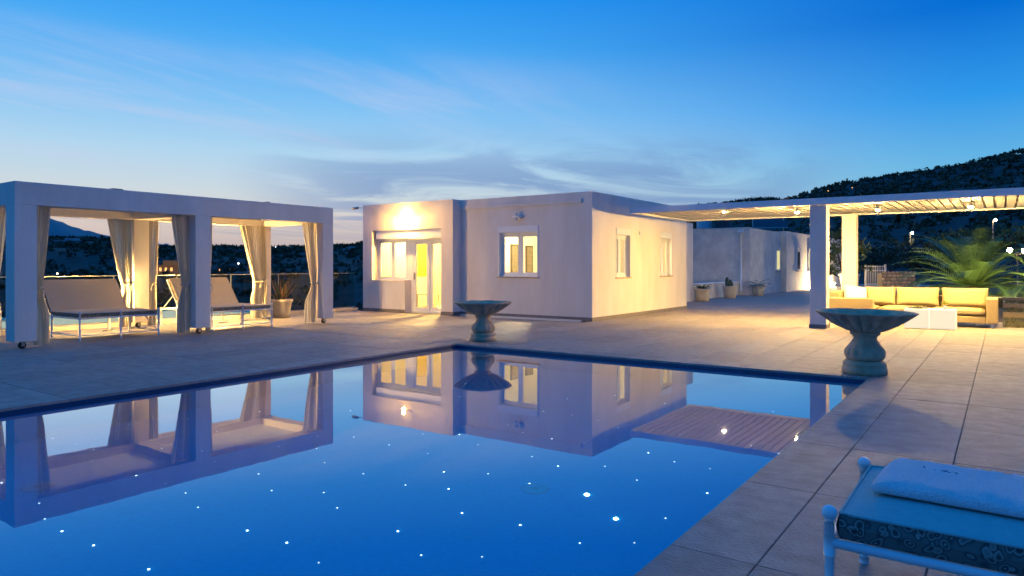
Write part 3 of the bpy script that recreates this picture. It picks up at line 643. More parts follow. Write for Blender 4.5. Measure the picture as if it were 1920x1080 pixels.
def pot_plant(loc, label, kind, sc=1.):
    o_ = thing('potted_plant', label, 'potted plant', loc); rg = random.Random(hash(label) % 999 if False else len(label)*7)
    if kind == 'dry':
        potmesh(o_, .21*sc, .29*sc, .46*sc)
        for k in range(38):
            mb = MB(); q = rg.uniform(0, 2*PI); blade(mb, (.1*math.cos(q), .1*math.sin(q), .42*sc), (math.cos(q), math.sin(q), 0), rg.uniform(.85, 1.5), rg.uniform(.4, .68)*sc, .055, 5, rg.uniform(0, .3)); mb.build('leaf', leaf_dry if k % 4 else agave_m, o_, True)
    elif kind == 'agave':
        potmesh(o_, .22*sc, .26*sc, .42*sc)
        for k in range(18):
            mb = MB(); q = 2*PI*k/18+rg.uniform(-.1, .1); blade(mb, (.05*math.cos(q), .05*math.sin(q), .4*sc), (math.cos(q), math.sin(q), 0), rg.uniform(.25, .8), rg.uniform(.35, .5), .09, 5, .5); mb.build('leaf', agave_m, o_, True)
    elif kind == 'cactus':
        potmesh(o_, .2*sc, .25*sc, .44*sc)
        for k in range(9):
            q = rg.uniform(0, 2*PI); h = rg.uniform(.18, .5); x, y = .1*math.cos(q), .1*math.sin(q); mb = MB(); mb.ball((x*1.3, y*1.3, .42+h*.5), .5*h, 8, 6, (.36, .2, 1)); mb.build('pad', agave_m, o_, True)
    else:
        potmesh(o_, .2*sc, .26*sc, .42*sc)
        for k in range(11):
            q = 2*PI*k/11+rg.uniform(-.2, .2); up = rg.uniform(.4, 1.25); mb = MB(); pts = []; p = Vector((0, 0, .4)); a = up
            for j in range(6): pts.append(tuple(p)); p = p+Vector((math.cos(q)*math.cos(a), math.sin(q)*math.cos(a), math.sin(a)))*.12; a -= .28
            mb.tube(pts, .008, 4)
            for j in range(1, 6):
                for s_ in (-1, 1): blade(mb, pts[j], (math.cos(q+s_*1.1), math.sin(q+s_*1.1), 0), .1, .16, .03, 3, .8)
            mb.build('frond', leaf_green if kind == 'green' else agave_m, o_, True)
    return o_
pot_plant((-15.3, 11.35, 0), 'dry spiky plant in a pale clay pot beside the cabana', 'dry', 1.05)
pot_plant((-9.30, 25.75, 0), 'low dark rosette plant in the pot closest to the villa corner', 'agave', 1.15)
pot_plant((-9.25, 28.9, 0), 'upright prickly plant in the middle pot before the low wall', 'cactus', 1.15)
pot_plant((-8.98, 32.0, 0), 'arching thin-leaved plant in the pot at the annex corner', 'arch', 1.15)
pot_plant((-7.2, 44.0, 0), 'leafy green plant in a clay pot seen between the two columns', 'green', 2.1)

def palm(loc, label, n, L_, seed, lean=1.):
    o_ = thing('palm_tree', label, 'palm tree', loc); rg = random.Random(seed)
    prof = [(.26, -.3), (.34, .1), (.30, .45), (.34, .6), (.2, .75)]
    MB().lathe(prof, 16, mod=lambda k, q, r_, z: (r_*(1+.12*math.sin(q*8+k)), z)).build('trunk', bark, o_, True)
    for k in range(n):
        q = k*2.39996+rg.uniform(-.15, .15); up = 1.45-1.45*(k/n)**.85+rg.uniform(-.06, .06); ln = L_*rg.uniform(.82, 1.08); mb = MB()
        d = Vector((math.cos(q), math.sin(q), 0)); p = Vector((0, 0, .65))+d*.12; a = up; pts = []; m_ = 16; bend = rg.uniform(1.0, 1.5)
        for j in range(m_+1): pts.append(p.copy()); p = p+(d*math.cos(a)+Vector((0, 0, 1))*math.sin(a))*ln/m_; a -= bend/m_*(j/m_*1.5+.25)
        mb.tube(pts, [.02*(1-.8*j/m_)+.003 for j in range(m_+1)], 4)
        side = d.cross(Vector((0, 0, 1)))
        for j in range(2, 34):
            t_ = j/34; i_ = int(t_*m_); fr = t_*m_-i_; p = pts[i_].lerp(pts[min(i_+1, m_)], fr); dd = (pts[min(i_+1, m_)]-pts[i_]).normalized()
            ll = .50*math.sin(PI*min(1, .12+t_*.86))**.6*ln/2.4; nrm = side.cross(dd)
            for s_ in (-1, 1):
                tip = p+(side*s_*.82+dd*.62-nrm*(-.25)+Vector((0, 0, -.18)))*ll*rg.uniform(.85, 1.1); w = dd*.027
                mb.tri(p-w, p+w, tip)
        mb.build('frond', palm_green, o_)
    return o_
palm((-.9, 31.1, -.1), 'large uplit palm spreading its fronds behind the sofa', 58, 2.8, 5)
palm((1.15, 29.6, 0), 'small uplit palm at the right edge beyond the lawn steps', 24, 1.7, 8)
for (x, y, lb, P) in ((-.75, 28.6, 'small garden spotlight hidden at the foot of the large palm', 230), (1.0, 28.3, 'bright garden spotlight at the foot of the small palm', 200), (-2.4, 29.2, 'garden spotlight on the left side of the large palm', 170)):
    u = thing('garden_spotlight', lb, 'spotlight', (x, y, .25)); MB().tube([(0, 0, -.2), (0, 0, .06)], .02, 8).build('stake', steel, u); MB().tube([(0, -.08, .05), (0, .02, .13)], .05, 10).build('housing', steel, u, True); MB().ball((0, .06, .17), .04, 8, 6).build('bulb', bulbmat('garden_glow_%d' % P, P, .04, (1, .86, .42)), u, True)
def tree(name, loc, label, h, rx, n, ls, m, seed, trunk_h=.35, cat='tree', group=None):
    o_ = thing(name, label, cat, loc, group=group); rg = random.Random(seed); mb = MB(); th_ = h*trunk_h
    mb.tube([(0, 0, -.4), (.03*h, 0, th_*.5), (0, .02*h, th_), (.02*h, 0, h*.7)], [.035*h, .03*h, .024*h, .008*h], 7)
    for k in range(5):
        q = rg.uniform(0, 2*PI); mb.tube([(0, .02*h, th_), (math.cos(q)*rx*.45, math.sin(q)*rx*.45, h*.62), (math.cos(q)*rx*.75, math.sin(q)*rx*.75, h*.8)], [.02*h, .012*h, .004*h], 5)
    mb.build('trunk', bark, o_, True); mb = MB()
    for k in range(n):
        q = rg.uniform(0, 2*PI); u = rg.uniform(-.75, 1); w = math.sqrt(max(0, 1-u*u)); kk = rg.uniform(.45, 1.)
        c_ = (rx*kk*w*math.cos(q), rx*kk*w*math.sin(q), th_+(h-th_)*(.45+.5*u*kk))
        leafball(mb, c_, rx*rg.uniform(.16, .3), 22, ls, rg, 1.)
    mb.build('crown', m, o_); return o_
tree('shrub_tree', (-4.75, 28.2, 0), 'loose yellow-green shrub growing behind the back pergola column', 2.9, .85, 46, .085, leaf_green, 4, .2)
for (px, D, h, rx, lb, m, sd) in ((1745, 62, 3.2, 2.6, 'dark low tree behind the stone wall', leaf_dark, 11), (1800, 52, 4.4, 2.2, 'olive-green tree rising behind the large palm', leaf_green, 12), (1852, 56, 4.9, 2.2, 'taller tree below the right hillside street lamp', leaf_green, 13),
                                  (1915, 50, 4.8, 2.4, 'tree glowing brown beside the garden lantern', leaf_green, 14), (1670, 70, 3.4, 3.0, 'dark bushy tree behind the iron gate', leaf_dark, 15), (1600, 75, 3.4, 3.0, 'dark tree behind the pergola columns', leaf_dark, 16)):
    p = fwd*D+rgt*(T(px)*D); tree('garden_tree', (p.x, p.y, -.3), lb, h, rx, 60, .16, m, sd, .3, group='trees at the end of the garden')

# garden ground: lawn with steps
tag(box('lawn', grass_m, .002, 30, 18.7, 22.4, -.4, -.02), kind='structure')
for k, (y0, y1, z) in enumerate(((22.4, 25.2, .10), (25.2, 28.0, .2), (28.0, 60, .28))):
    tag(box('lawn_terrace', grass_m, -3.0+.002 if k == 2 else .002, 30, y0+.1, y1, -.4, z), kind='structure'); tag(box('lawn_edging', mortar, .002, 30, y0, y0+.098, -.4, z+.03, bevel=.01), kind='structure')
tag(box('garden_bed', soil, -2.998, .0, 20.31, 28.09, -.4, -.015), kind='structure')
# tufts on the visible strip of lawn
mb = MB()
for k in range(9000):
    x = rng.uniform(.05, 4.5); y = rng.uniform(18.75, 28); z = -.02 if y < 22.4 else .10 if y < 25.2 else .2
    a = rng.uniform(0, 2*PI); h = rng.uniform(.03, .075); w = Vector((math.cos(a), math.sin(a), 0))*.008; p = Vector((x, y, z)); mb.tri(p-w, p+w, p+Vector((rng.gauss(0, .02), rng.gauss(0, .02), h)))
tag(mb.build('grass', grass_m), 'short dry grass on the stepped lawn right of the sofa', 'grass', kind='stuff')
# stone wall and gate at the far end
sw_ = thing('stone_wall', 'honey-coloured fieldstone garden wall beyond the sofa', 'wall', (-5.4, 50.3, 0), R(35))
box('core', mortar, -1.05, 1.05, .0, .5, -.3, .88, sw_)
z = 0.
while z < .85:
    x = -1.05+rng.uniform(-.05, .05); hh = rng.uniform(.17, .24)
    while x < 1.02:
        w = rng.uniform(.18, .38); mb = MB(); c_ = (x+w/2, -.0, z+hh/2); mb.ball(c_, 1, 7, 5, (w/2*.96, .06, hh/2*.94)); mb.build('stone', stone_w, sw_); x += w
    z += hh
gt = thing('iron_gate', 'pale iron bar gate beside the stone wall', 'gate', (-6.75, 50.6, 0), R(35))
for z in (.15, 1.0, 1.28): box('rail', ironm, -.6, .6, -.015, .015, z, z+.04, gt)
for k in range(11): x = -.56+.112*k; MB().tube([(x, -.03, .05), (x, -.03, 1.36)], .016, 6).build('bar', ironm, gt)
for s_ in (-.64, .64): box('post', ironm, s_-.04, s_+.04, -.04, .04, 0, 1.42, gt)
# lantern post at right edge
p = fwd*40+rgt*(T(1908)*40)
lp = thing('garden_lantern', 'garden lamp post with two glowing globes at the right edge', 'lamp post', (p.x, p.y, .2)); MB().tube([(0, 0, -.3), (0, 0, 1.9)], .04, 8).build('post', plinthm, lp, True); MB().tube([(-.36, -.2, 1.85), (0, 0, 1.75), (.32, .18, 1.85)], .02, 6).build('arm', plinthm, lp, True)
for s_ in ((-.36, -.2), (.32, .18)): MB().ball((s_[0], s_[1], 2.02), .14, 12, 8).build('globe', bulbmat('globe_glow', 130, .14, (1, .66, .25)), lp, True)
# covered car
p = fwd*46+rgt*(T(1872)*46)
cv = thing('parked_car', 'dark blue car half hidden behind the palm fronds', 'car', (p.x, p.y, .28), TH)
carm = mat('dark_blue_paint', (.015, .035, .10), rough=.25); mb = MB()
sec = [(-1.9, .35, .62), (-1.75, .3, .78), (-.9, .3, .9), (-.35, .3, 1.32), (.75, .3, 1.36), (1.45, .3, .95), (1.85, .3, .85), (1.95, .35, .6)]
for (x, z0, z1) in sec: mb.v += [(x, -.8, z0), (x, -.8, min(z1, .88)), (x, -.62 if z1 > .95 else -.76, z1), (x, .62 if z1 > .95 else .76, z1), (x, .8, min(z1, .88)), (x, .8, z0)]
for k in range(len(sec)-1):
    for j in range(6): a0 = k*6+j; a1 = k*6+(j+1) % 6; mb.f.append((a0, a1, a1+6, a0+6))
mb.f += [tuple(range(5, -1, -1)), tuple(range((len(sec)-1)*6, len(sec)*6))]
mb.build('body', carm, cv, bevel=.03); MB().quad((-.3, -.72, .93), (.7, -.72, .93), (.66, -.645, 1.27), (-.2, -.645, 1.25)).build('side_window', dark_pane, cv)
for x in (-1.25, 1.25):
    for y in (-.75, .75): w_ = MB().tube([(x, y-.09, .32), (x, y+.09, .32)], .32, 16).build('wheel', rubber, cv); MB().tube([(x, y-.1, .32), (x, y+.1, .32)], .18, 12).build('rim', steel, w_)

# ------------------------------------------------------------------ cabana
cab = thing('cabana', 'white double-bay cabana on castors with tied curtains', 'cabana', (-12.85, 4.54, 0))
def cb(name, m, x0, x1, y0, y1, z0, z1, bev=.0): return MB().box(x0+12.85, x1+12.85, y0-4.54, y1-4.54, z0, z1).build(name, m, cab, bevel=bev)
CY = ((4.54, 4.86), (7.585, 7.905), (10.70, 11.0)); CF = (-13.2, -12.85); CB = (-15.55, -15.2)
for xs in (CF, CB):
    for ys_ in CY: cb('column', stucco, xs[0], xs[1], ys_[0], ys_[1], .13, 2.33, .006)
ZB, ZT = 2.331, 2.70
cb('beam', stucco, CF[0], CF[1], 4.54, 11.0, ZB, ZT, .006); cb('beam', stucco, CB[0], CB[1], 4.54, 11.0, ZB, ZT, .006)
for ys_ in CY: cb('cross_beam', stucco, CB[1]+.001, CF[0]-.001, ys_[0]+.001, ys_[1]-.001, ZB+.001, ZT-.002)
for a, b in ((0, 1), (1, 2)): cb('ceiling_panel', white_paint, CB[1], CF[0], CY[a][1], CY[b][0], 2.50, 2.54)
for y, w in ((6.1, .18), (9.3, .07)): cb('roof_fitting', plinthm, -13.1, -12.98, y, y+w, ZT+.001, ZT+.03)
for xs in (CF, CB):
    for ys_ in CY:
        o_ = bpy.data.objects.new('caster', None); 
        x, y = (xs[0]+xs[1])/2+12.85, (ys_[0]+ys_[1])/2-4.54+.04
        o_ = MB().box(x-.035, x+.035, y-.07, y+.03, .108, .129).build('caster', steel, cab)
        MB().tube([(x-.014, y-.03, .058), (x+.014, y-.03, .058)], .058, 16).build('wheel', rubber, o_); 
        mb = MB(); mb.box(x-.03, x-.022, y-.05, y+.0, .04, .11); mb.box(x+.022, x+.03, y-.05, y+.0, .04, .11); mb.tube([(x-.032, y-.03, .058), (x+.032, y-.03, .058)], .012, 8); mb.build('fork', steel, o_)
def curtain(X, Y0, d, wt, label, seed, nf=6, tie=1.02, wtie=.14, wb_=.3, bulge=.0, xoff=0.):
    """hangs from the beam at X; Y0 = the side that stays by the column, d = direction it spreads"""
    o_ = thing('curtain', label, 'curtain', (X, Y0, 0), group='cabana curtains'); rg = random.Random(seed); nu, nv = nf*10, 34; mb = MB(); z0, z1 = .04, 2.33; ph = [rg.uniform(-.5, .5) for _ in range(nf+1)]
    def width(z):
        if z > tie: s_ = (z-tie)/(z1-tie); return wtie+(wt-wtie)*(s_**.75)
        s_ = (tie-z)/(tie-z0); return wtie+(wb_-wtie)*smooth01(0, .55, s_)
    for j in range(nv+1):
        z = z0+(z1-z0)*j/nv; w = width(z); g_ = w/wt; near = math.exp(-((z-tie)/.09)**2)
        off = .05*(1-near)+.03
        for i in range(nu+1):
            u = i/nu; ph_ = ph[int(u*nf)]
            amp = (.035+.02*(1-g_))*(1-.35*near)*(.8+.5*math.sin(u*9+seed))
            yy = d*(u*w*.98+.006*math.sin(z*3+u*12+seed)); xx = xoff*near+amp*math.sin(u*nf*2*PI+.5*math.sin(z*1.7+seed)+ph_)+.02*math.sin(z*2.1+u*5)*(1-near)
            mb.v.append((xx, yy, z))
    for j in range(nv):
        for i in range(nu): a = j*(nu+1)+i; mb.f.append((a, a+1, a+nu+2, a+nu+1))
    mb.build('cloth', curtain_m, o_, True)
    yc = d*wtie*.5; mb = MB(); pts = [(math.cos(q)*.07, yc+math.sin(q)*(wtie*.56), tie+.012*math.sin(2*q)) for q in [2*PI*k/20 for k in range(21)]]; mb.tube(pts, .014, 6)
    tb_ = mb.build('tieback', curtain_m, o_, True); mb = MB(); x1 = .09
    mb.ball((x1, yc, tie), .03, 8, 6); mb.tube([(x1, yc, tie), (x1+.02, yc-.05, tie-.06), (x1+.01, yc-.06, tie-.16)], .011, 5); mb.tube([(x1, yc, tie), (x1+.02, yc+.05, tie-.05), (x1+.01, yc+.055, tie-.14)], .011, 5); mb.build('bow', curtain_m, tb_, True)
    return o_
curtain(-13.06, 4.88, 1, .27, 'curtain tied against the front left cabana column', 1, 5, .98, .13, .24)
curtain(-13.06, 7.57, -1, .36, 'curtain on the left of the front middle cabana column', 2, 6, .98, .15, .24)
curtain(-13.06, 7.92, 1, .15, 'narrow curtain on the right of the front middle cabana column', 3, 4, .98, .09, .12)
curtain(-13.06, 10.69, -1, .42, 'curtain on the left of the front right cabana column', 4, 7, .95, .14, .33)
curtain(-15.3, 7.57, -1, .50, 'curtain on the left of the rear middle cabana column', 5, 8, .96, .19, .24)
curtain(-15.3, 7.92, 1, .26, 'curtain on the right of the rear middle cabana column', 6, 5, .96, .17, .2)
curtain(-15.14, 10.80, -1, .74, 'wide bright curtain in front of the rear right cabana column', 7, 11, .96, .34, .42)
curtain(-15.3, 4.88, 1, .42, 'curtain by the rear left cabana column at the picture edge', 8, 6, .96, .25, .32)

for (y, lb, P) in ((7.02, 'slim floor lantern hidden behind the left daybed', 300), (9.62, 'slim floor lantern hidden behind the right daybed', 620)):
    o_ = thing('floor_lantern', lb, 'lantern', (-15.12, y, 0)); MB().lathe([(.11, 0), (.11, .02), (.015, .035), (.012, .7), (.05, .73)], 12).build('base', steel, o_, True); MB().ball((0, 0, .80), .06, 12, 8).build('bulb', bulbmat('lantern_glow_%d' % P, P, .06, (1, .62, .2)), o_, True)

# ------------------------------------------------------------------ sun loungers
def lounger(loc, rz, label, W_, top_m, side_m, raised=True, mid_leg=False, Ln=1.95, zr=.35):
    """foot end at local x=0, head towards +x, width along y"""
    o_ = thing('sun_lounger', label, 'sun lounger', loc, rz); hw = W_/2; rt = .0165
    fr = MB(); fr.tube([(0, -hw, zr), (Ln, -hw, zr)], rt, 10); fr.tube([(0, hw, zr), (Ln, hw, zr)], rt, 10); fr.tube([(0.0, -hw, zr-.0), (.0, hw, zr-.0)], rt, 10); fr.tube([(Ln, -hw, zr), (Ln, hw, zr)], rt, 10)
    for k in range(1, 7): fr.tube([(Ln*k/7, -hw, zr-.005), (Ln*k/7, hw, zr-.005)], .008, 6)
    fr.build('frame', metal_w, o_, True)
    legx = [0, Ln*.58, Ln]; st_ = MB()
    for x in legx:
        for s_ in ([-hw, hw] + ([0] if mid_leg and x == 0 else [])):
            top = zr+.075 if x == 0 else zr
            leg = MB().tube([(x, s_, .03), (x, s_, top)], rt, 12); leg.tube([(x, s_, .0), (x, s_, .03)], rt*1.25, 10); leg.tube([(x, s_, zr-.045), (x, s_, zr+.035)], rt*1.22, 12)
            lo = leg.build('leg', metal_w, o_, True)
            if x == 0: MB().lathe([(rt*.7, top), (rt*1.1, top+.012), (.012, top+.018)], 12, (x, s_, 0)).ball((x, s_, top+.034), .027, 16, 12).build('finial', metal_w, lo, True)
    for s_ in (-hw, hw): st_.tube([(0, s_, .095), (Ln*.58, s_, .095)], rt*.75, 8)
    st_.tube([(.0, -hw, .095), (.0, hw, .095)], rt*.6, 8) if mid_leg else None
    st_.tube([(0.02, -hw, .1), (Ln*.3, -hw+.0, zr)], rt*.7, 8) if mid_leg else None
    st_.build('stretcher', metal_w, o_, True)
    mx1 = Ln*.62 if raised else Ln-.02
    def pad(name, L0, L1, th_, par=o_):
        n = 16; m = 8; mb = MB(); mb2 = MB()
        b = .035
        prof = []
        for i in range(n+1):
            u = i/n
            for j in range(m+1):
                v = j/m; ex = min(u, 1-u)*(L1-L0); ey = min(v, 1-v)*(W_-.04); e1 = 1-math.exp(-min(ex, ey)/.03)
                z = th_*.86+th_*.26*e1*(math.sin(PI*min(max(u, .02), .98))**.25)*(math.sin(PI*min(max(v, .02), .98))**.25)+.004*noise.noise(Vector((u*5, v*4, L0)))
                mb.v.append((L0+u*(L1-L0), -hw+.02+v*(W_-.04), z))
        for i in range(n):
            for j in range(m): a = i*(m+1)+j; mb.f.append((a, a+m+1, a+m+2, a+1))
        top = mb
        ring = [(L0, -hw+.02), (L1, -hw+.02), (L1, hw-.02), (L0, hw-.02)]
        for k in range(4):
            (xa, ya), (xb, yb) = ring[k], ring[(k+1) % 4]; kk = 12
            nx, ny = (yb-ya), -(xb-xa); q = math.hypot(nx, ny); nx, ny = nx/q, ny/q
            for i in range(kk):
                t0, t1 = i/kk, (i+1)/kk
                bl = .012
                mb2.quad((xa+(xb-xa)*t0, ya+(yb-ya)*t0, 0), (xa+(xb-xa)*t1, ya+(yb-ya)*t1, 0), (xa+(xb-xa)*t1+nx*bl, ya+(yb-ya)*t1+ny*bl, th_*.45), (xa+(xb-xa)*t0+nx*bl, ya+(yb-ya)*t0+ny*bl, th_*.45))
                mb2.quad((xa+(xb-xa)*t0+nx*bl, ya+(yb-ya)*t0+ny*bl, th_*.45), (xa+(xb-xa)*t1+nx*bl, ya+(yb-ya)*t1+ny*bl, th_*.45), (xa+(xb-xa)*t1, ya+(yb-ya)*t1, th_*.87), (xa+(xb-xa)*t0, ya+(yb-ya)*t0, th_*.87))
        mb2.quad((L0, -hw+.02, 0), (L0, hw-.02, 0), (L1, hw-.02, 0), (L1, -hw+.02, 0))
        a_ = top.build(name, top_m, par, True); s2 = mb2.build('side_band', side_m, a_, True)
        pts = [(L0, -hw+.02, th_*.87), (L1, -hw+.02, th_*.87), (L1, hw-.02, th_*.87), (L0, hw-.02, th_*.87), (L0, -hw+.02, th_*.87)]
        pp = []
        for (p0, p1) in zip(pts, pts[1:]): pp += [Vector(p0).lerp(Vector(p1), t_) for t_ in (.02, .5, .98)]
        MB().tube(pp+[pp[0]], .006, 6, False).build('piping', top_m, a_, True)
        return a_
    th_ = .105 if not raised else .085
    m1 = pad('mattress', .03, mx1, th_); m1.location = (0, 0, zr+.014)
    if raised:
        m2 = pad('back_mattress', 0.0, Ln*.40, .07); m2.location = (mx1+.02, 0, zr+.02); m2.rotation_euler = (0, R(-52), 0)
        bf = MB(); ll = Ln*.41
        for s_ in (-hw, hw): bf.tube([(0, s_, -.01), (ll, s_, -.01)], rt*.9, 8)
        bf.tube([(ll, -hw, -.01), (ll, hw, -.01)], rt*.9, 8); b_ = bf.build('back_frame', metal_w, o_, True); b_.location = (mx1+.02, 0, zr+.01); b_.rotation_euler = (0, R(-52), 0)
        pr = MB()
        for s_ in (-hw+.05, hw-.05): pr.tube([(mx1+.02+ll*.55*math.cos(R(52)), s_, zr+ll*.55*math.sin(R(52))), (mx1+.02+ll*.95, s_, zr)], rt*.7, 6)
        pr.build('back_prop', metal_w, o_, True)
    return o_
cream_side = mat('brown_print_fabric', (.10, .075, .05), (.33, .28, .2), 22, .9)
lounger((-13.45, 6.47, 0), PI, 'wide cream daybed with raised back in the left cabana bay', 1.42, canvas, cream_side, True, True, 1.95, .40)
lounger((-13.2, 8.86, 0), PI, 'wide cream daybed with raised back in the right cabana bay', 1.42, canvas, cream_side, True, True, 1.95, .40)
lounger((-.515, 3.13, 0), 0, 'sea-green sun lounger with patterned sides in the foreground', .78, teal_canvas, pm, False, False, 1.95, .345)
# rolled towel on the foreground lounger
mb = MB(); n, m = 90, 28; tl, tw, th_ = 1.25, .46, .054
for i in range(n+1):
    u = i/n; endf = min(1, min(u, 1-u)*tl/.03); endf = math.sqrt(1-(1-endf)**2)
    for j in range(m):
        q = 2*PI*j/m; cx, cz = math.cos(q), math.sin(q); sx = math.copysign(abs(cx)**.3, cx); sz = math.copysign(abs(cz)**.6, cz)
        rip = .010*noise.noise(Vector((u*9, sx*2.2, 1)))+.004*noise.noise(Vector((u*50, sx*14, sz*5)))
        y_ = sx*tw/2*(.94+.06*endf)+.006*noise.noise(Vector((u*7, 3, 2)))*abs(sx); z_ = (sz*.5+.5)*(th_*(.55+.45*endf)+rip*2.2*(sz > 0)-(.006*math.exp(-((sx-.15-.1*math.sin(u*5))/.05)**2) if sz > 0 else 0))
        mb.v.append((u*tl+.012*sz*math.copysign(1, u-.5)*(1-endf), y_, max(0, z_)))
for i in range(n):
    for j in range(m): a0 = i*m+j; a1 = i*m+(j+1) % m; mb.f.append((a0, a1, a1+m, a0+m))
mb.f += [tuple(reversed(range(m))), tuple(range(n*m, n*m+m))]
tw_ = thing('towel', 'folded white towel lying on the foreground lounger', 'towel', (-.40, 3.22, .345+.014+.112), R(-3))
MATS_T = mat('white_terry', (.84, .86, .88), (.92, .94, .96), 60, .95, 1.0, 150); MATS_T.node_tree.nodes['Principled BSDF'].inputs['Sheen Weight'].default_value = .8; MATS_T.node_tree.nodes['Principled BSDF'].inputs['Sheen Roughness'].default_value = .4
mb.build('cloth', MATS_T, tw_, True)
# small dark embroidery near the towel end: loose stitched strokes
emb = MB(); rg = random.Random(5)
for k in range(6):
    x = .14+.02*k; y = .09-.004*k; pts = [(x+.008*math.cos(q)*(1+.3*(k % 2)), y+.013*math.sin(q*1.0+k), .0) for q in [i*.9 for i in range(6)]]; emb.tube([(a, b, 0.0545+.003*rg.random()) for a, b, _ in pts], .0028, 5)
emb.build('embroidery', mat('navy_thread', (.04, .12, .3), rough=.8), tw_, True)

# ------------------------------------------------------------------ carved bowls
def fountain(loc, sc, label, tilt=(0, 0)):
    o_ = thing('stone_bowl', label, 'stone bowl', loc); n = 96
    b_ = MB().lathe([(.245, 0), (.262, .012), (.262, .075), (.25, .085), (.245, .1), (.255, .115), (.245, .15), (.2, .172)], 48).build('base', stone_c, o_, True)
    def mod1(k, q, r_, z): return (r_*(1-.11*(1-abs(math.sin(q*7))**.5)*math.sin(PI*k/8)) if k < 8 else r_, z)
    prof = [(.19, .172), (.222, .195), (.235, .225), (.238, .265), (.230, .30), (.212, .33), (.19, .352), (.178, .365), (.168, .38), (.15, .41), (.138, .44), (.135, .465), (.15, .485), (.17, .492), (.178, .507), (.172, .522), (.15, .53)]
    MB().lathe(prof, n, mod=mod1).build('stem', stone_c, o_, True)
    def mod2(k, q, r_, z):
        a = min(1, max(0, (z-.53)/.06))*min(1, max(0, (.765-z)/.03))
        fl = abs(math.sin(q*10))**.6
        return (r_*(1-.20*(1-fl)*a), z+.02*(1-fl)*a)
    outer = [(.14, .525), (.19, .533), (.25, .553), (.32, .585), (.39, .625), (.455, .668), (.52, .715), (.56, .745), (.58, .765), (.588, .775), (.583, .785), (.565, .785)]
    inner = [(.54, .765), (.48, .72), (.40, .67), (.30, .625), (.18, .60), (.05, .592)]
    def mod3(k, q, r_, z): return mod2(k, q, r_, z) if k < 11 else (r_*(1-.05*(1-abs(math.sin(q*10)))*1.6*(k > 11)*(k < 16)), z)
    MB().lathe(outer+inner, 176, mod=mod3).build('bowl', stone_c, o_, True)
    o_.scale = (sc,)*3; o_.rotation_euler = (tilt[0], tilt[1], 0); return o_
fountain((-7.66, 10.0, 0), .89, 'fluted stone bowl on a pedestal at the far pool corner')
fountain((-1.42, 9.72, 0), .99, 'fluted stone bowl on a pedestal at the right pool corner, nearest the sofa', (0, R(.8)))

# ------------------------------------------------------------------ sofa group
sofa = thing('corner_sofa', 'sand-coloured corner sofa under the pergola', 'sofa', (-1.7, 18.1, 0))
def sb(name, m, x0, x1, y0, y1, z0, z1, bev=.03, par=None): return MB().box(x0+1.7, x1+1.7, y0-18.1, y1-18.1, z0, z1).build(name, m, par or sofa, bevel=bev, seg=3)
sb('base', sofam, -2.4, -.29, 18.12, 19.0, .10, .25, .02); sb('base', sofam, -3.36, -2.41, 18.0, 19.0, .10, .25, .02)
sb('arm', sofam, -.285, -.08, 18.08, 19.02, .10, .64, .025); sb('arm', sofam, -3.38, -2.42, 17.80, 17.99, .10, .60, .025)
sb('backrest', sofam, -3.38, -3.18, 18.0, 19.2, .251, .74, .03); sb('backrest', sofam, -3.17, -.29, 19.01, 19.2, .10, .66, .03)
def cushion(name, m, x0, x1, y0, y1, z0, z1, par, bulge=.05, loc=None, rot=None, axis='y'):
    n = 12; mb = MB(); cx, cy, cz = (x0+x1)/2, (y0+y1)/2, (z0+z1)/2; hx, hy, hz = (x1-x0)/2, (y1-y0)/2, (z1-z0)/2
    bm = bmesh.new(); bmesh.ops.create_cube(bm, size=2); bmesh.ops.subdivide_edges(bm, edges=bm.edges[:], cuts=9, use_grid_fill=True)
    me = bpy.data.meshes.new(name)
    for v in bm.verts:
        x, y, z = v.co; a, b = (x, z) if axis == 'y' else (x, y); c_ = y if axis == 'y' else z
        e1 = (1-abs(a)**3)*(1-abs(b)**3); th1 = .38+.62*e1**.4
        cr = 1-.04*(1-a*a)*(abs(b) > .9)-.04*(1-b*b)*(abs(a) > .9)
        nn = .05*noise.noise(Vector((a*2.3+cx, b*2.3, c_+cz)))
        if axis == 'y': v.co = (x*hx*cr, (y*th1+nn)*hy, z*hz*cr)
        else: v.co = (x*hx*cr, y*hy*cr, (z*th1+nn)*hz)
    bm.to_mesh(me); bm.free(); me.materials.append(m); me.polygons.foreach_set('use_smooth', [True]*len(me.polygons))
    o_ = bpy.data.objects.new(name, me); C.objects.link(o_); o_.parent = par; o_.location = (cx, cy, cz) if loc is None else loc
    if rot: o_.rotation_euler = rot
    return o_
def sc_(name, x0, x1, y0, y1, z0, z1, axis, rot=None, m=sofac): return cushion(name, m, x0+1.7, x1+1.7, y0-18.1, y1-18.1, z0, z1, sofa, axis=axis, rot=rot)
sc_('seat_cushion', -2.38, -1.36, 18.1, 18.9, .25, .42, 'z', m=sofam); sc_('seat_cushion', -1.35, -.30, 18.1, 18.9, .25, .42, 'z', m=sofam); sc_('seat_cushion', -3.17, -2.4, 18.0, 18.9, .25, .42, 'z', m=sofam)
sc_('back_cushion', -2.72, -2.08, 18.74, 19.0, .40, .84, 'y', (R(-9), 0, 0)); sc_('back_cushion', -2.07, -1.20, 18.74, 19.0, .40, .84, 'y', (R(-9), 0, 0)); sc_('back_cushion', -1.15, -.26, 18.74, 19.0, .40, .84, 'y', (R(-9), 0, 0))
for x, y in ((-.18, 18.16), (-.18, 18.95), (-3.3, 17.9), (-2.5, 17.9), (-1.7, 18.2), (-3.3, 19.1)): sb('leg', metal_w, x-.03, x+.03, y-.03, y+.03, 0, .099, .004)
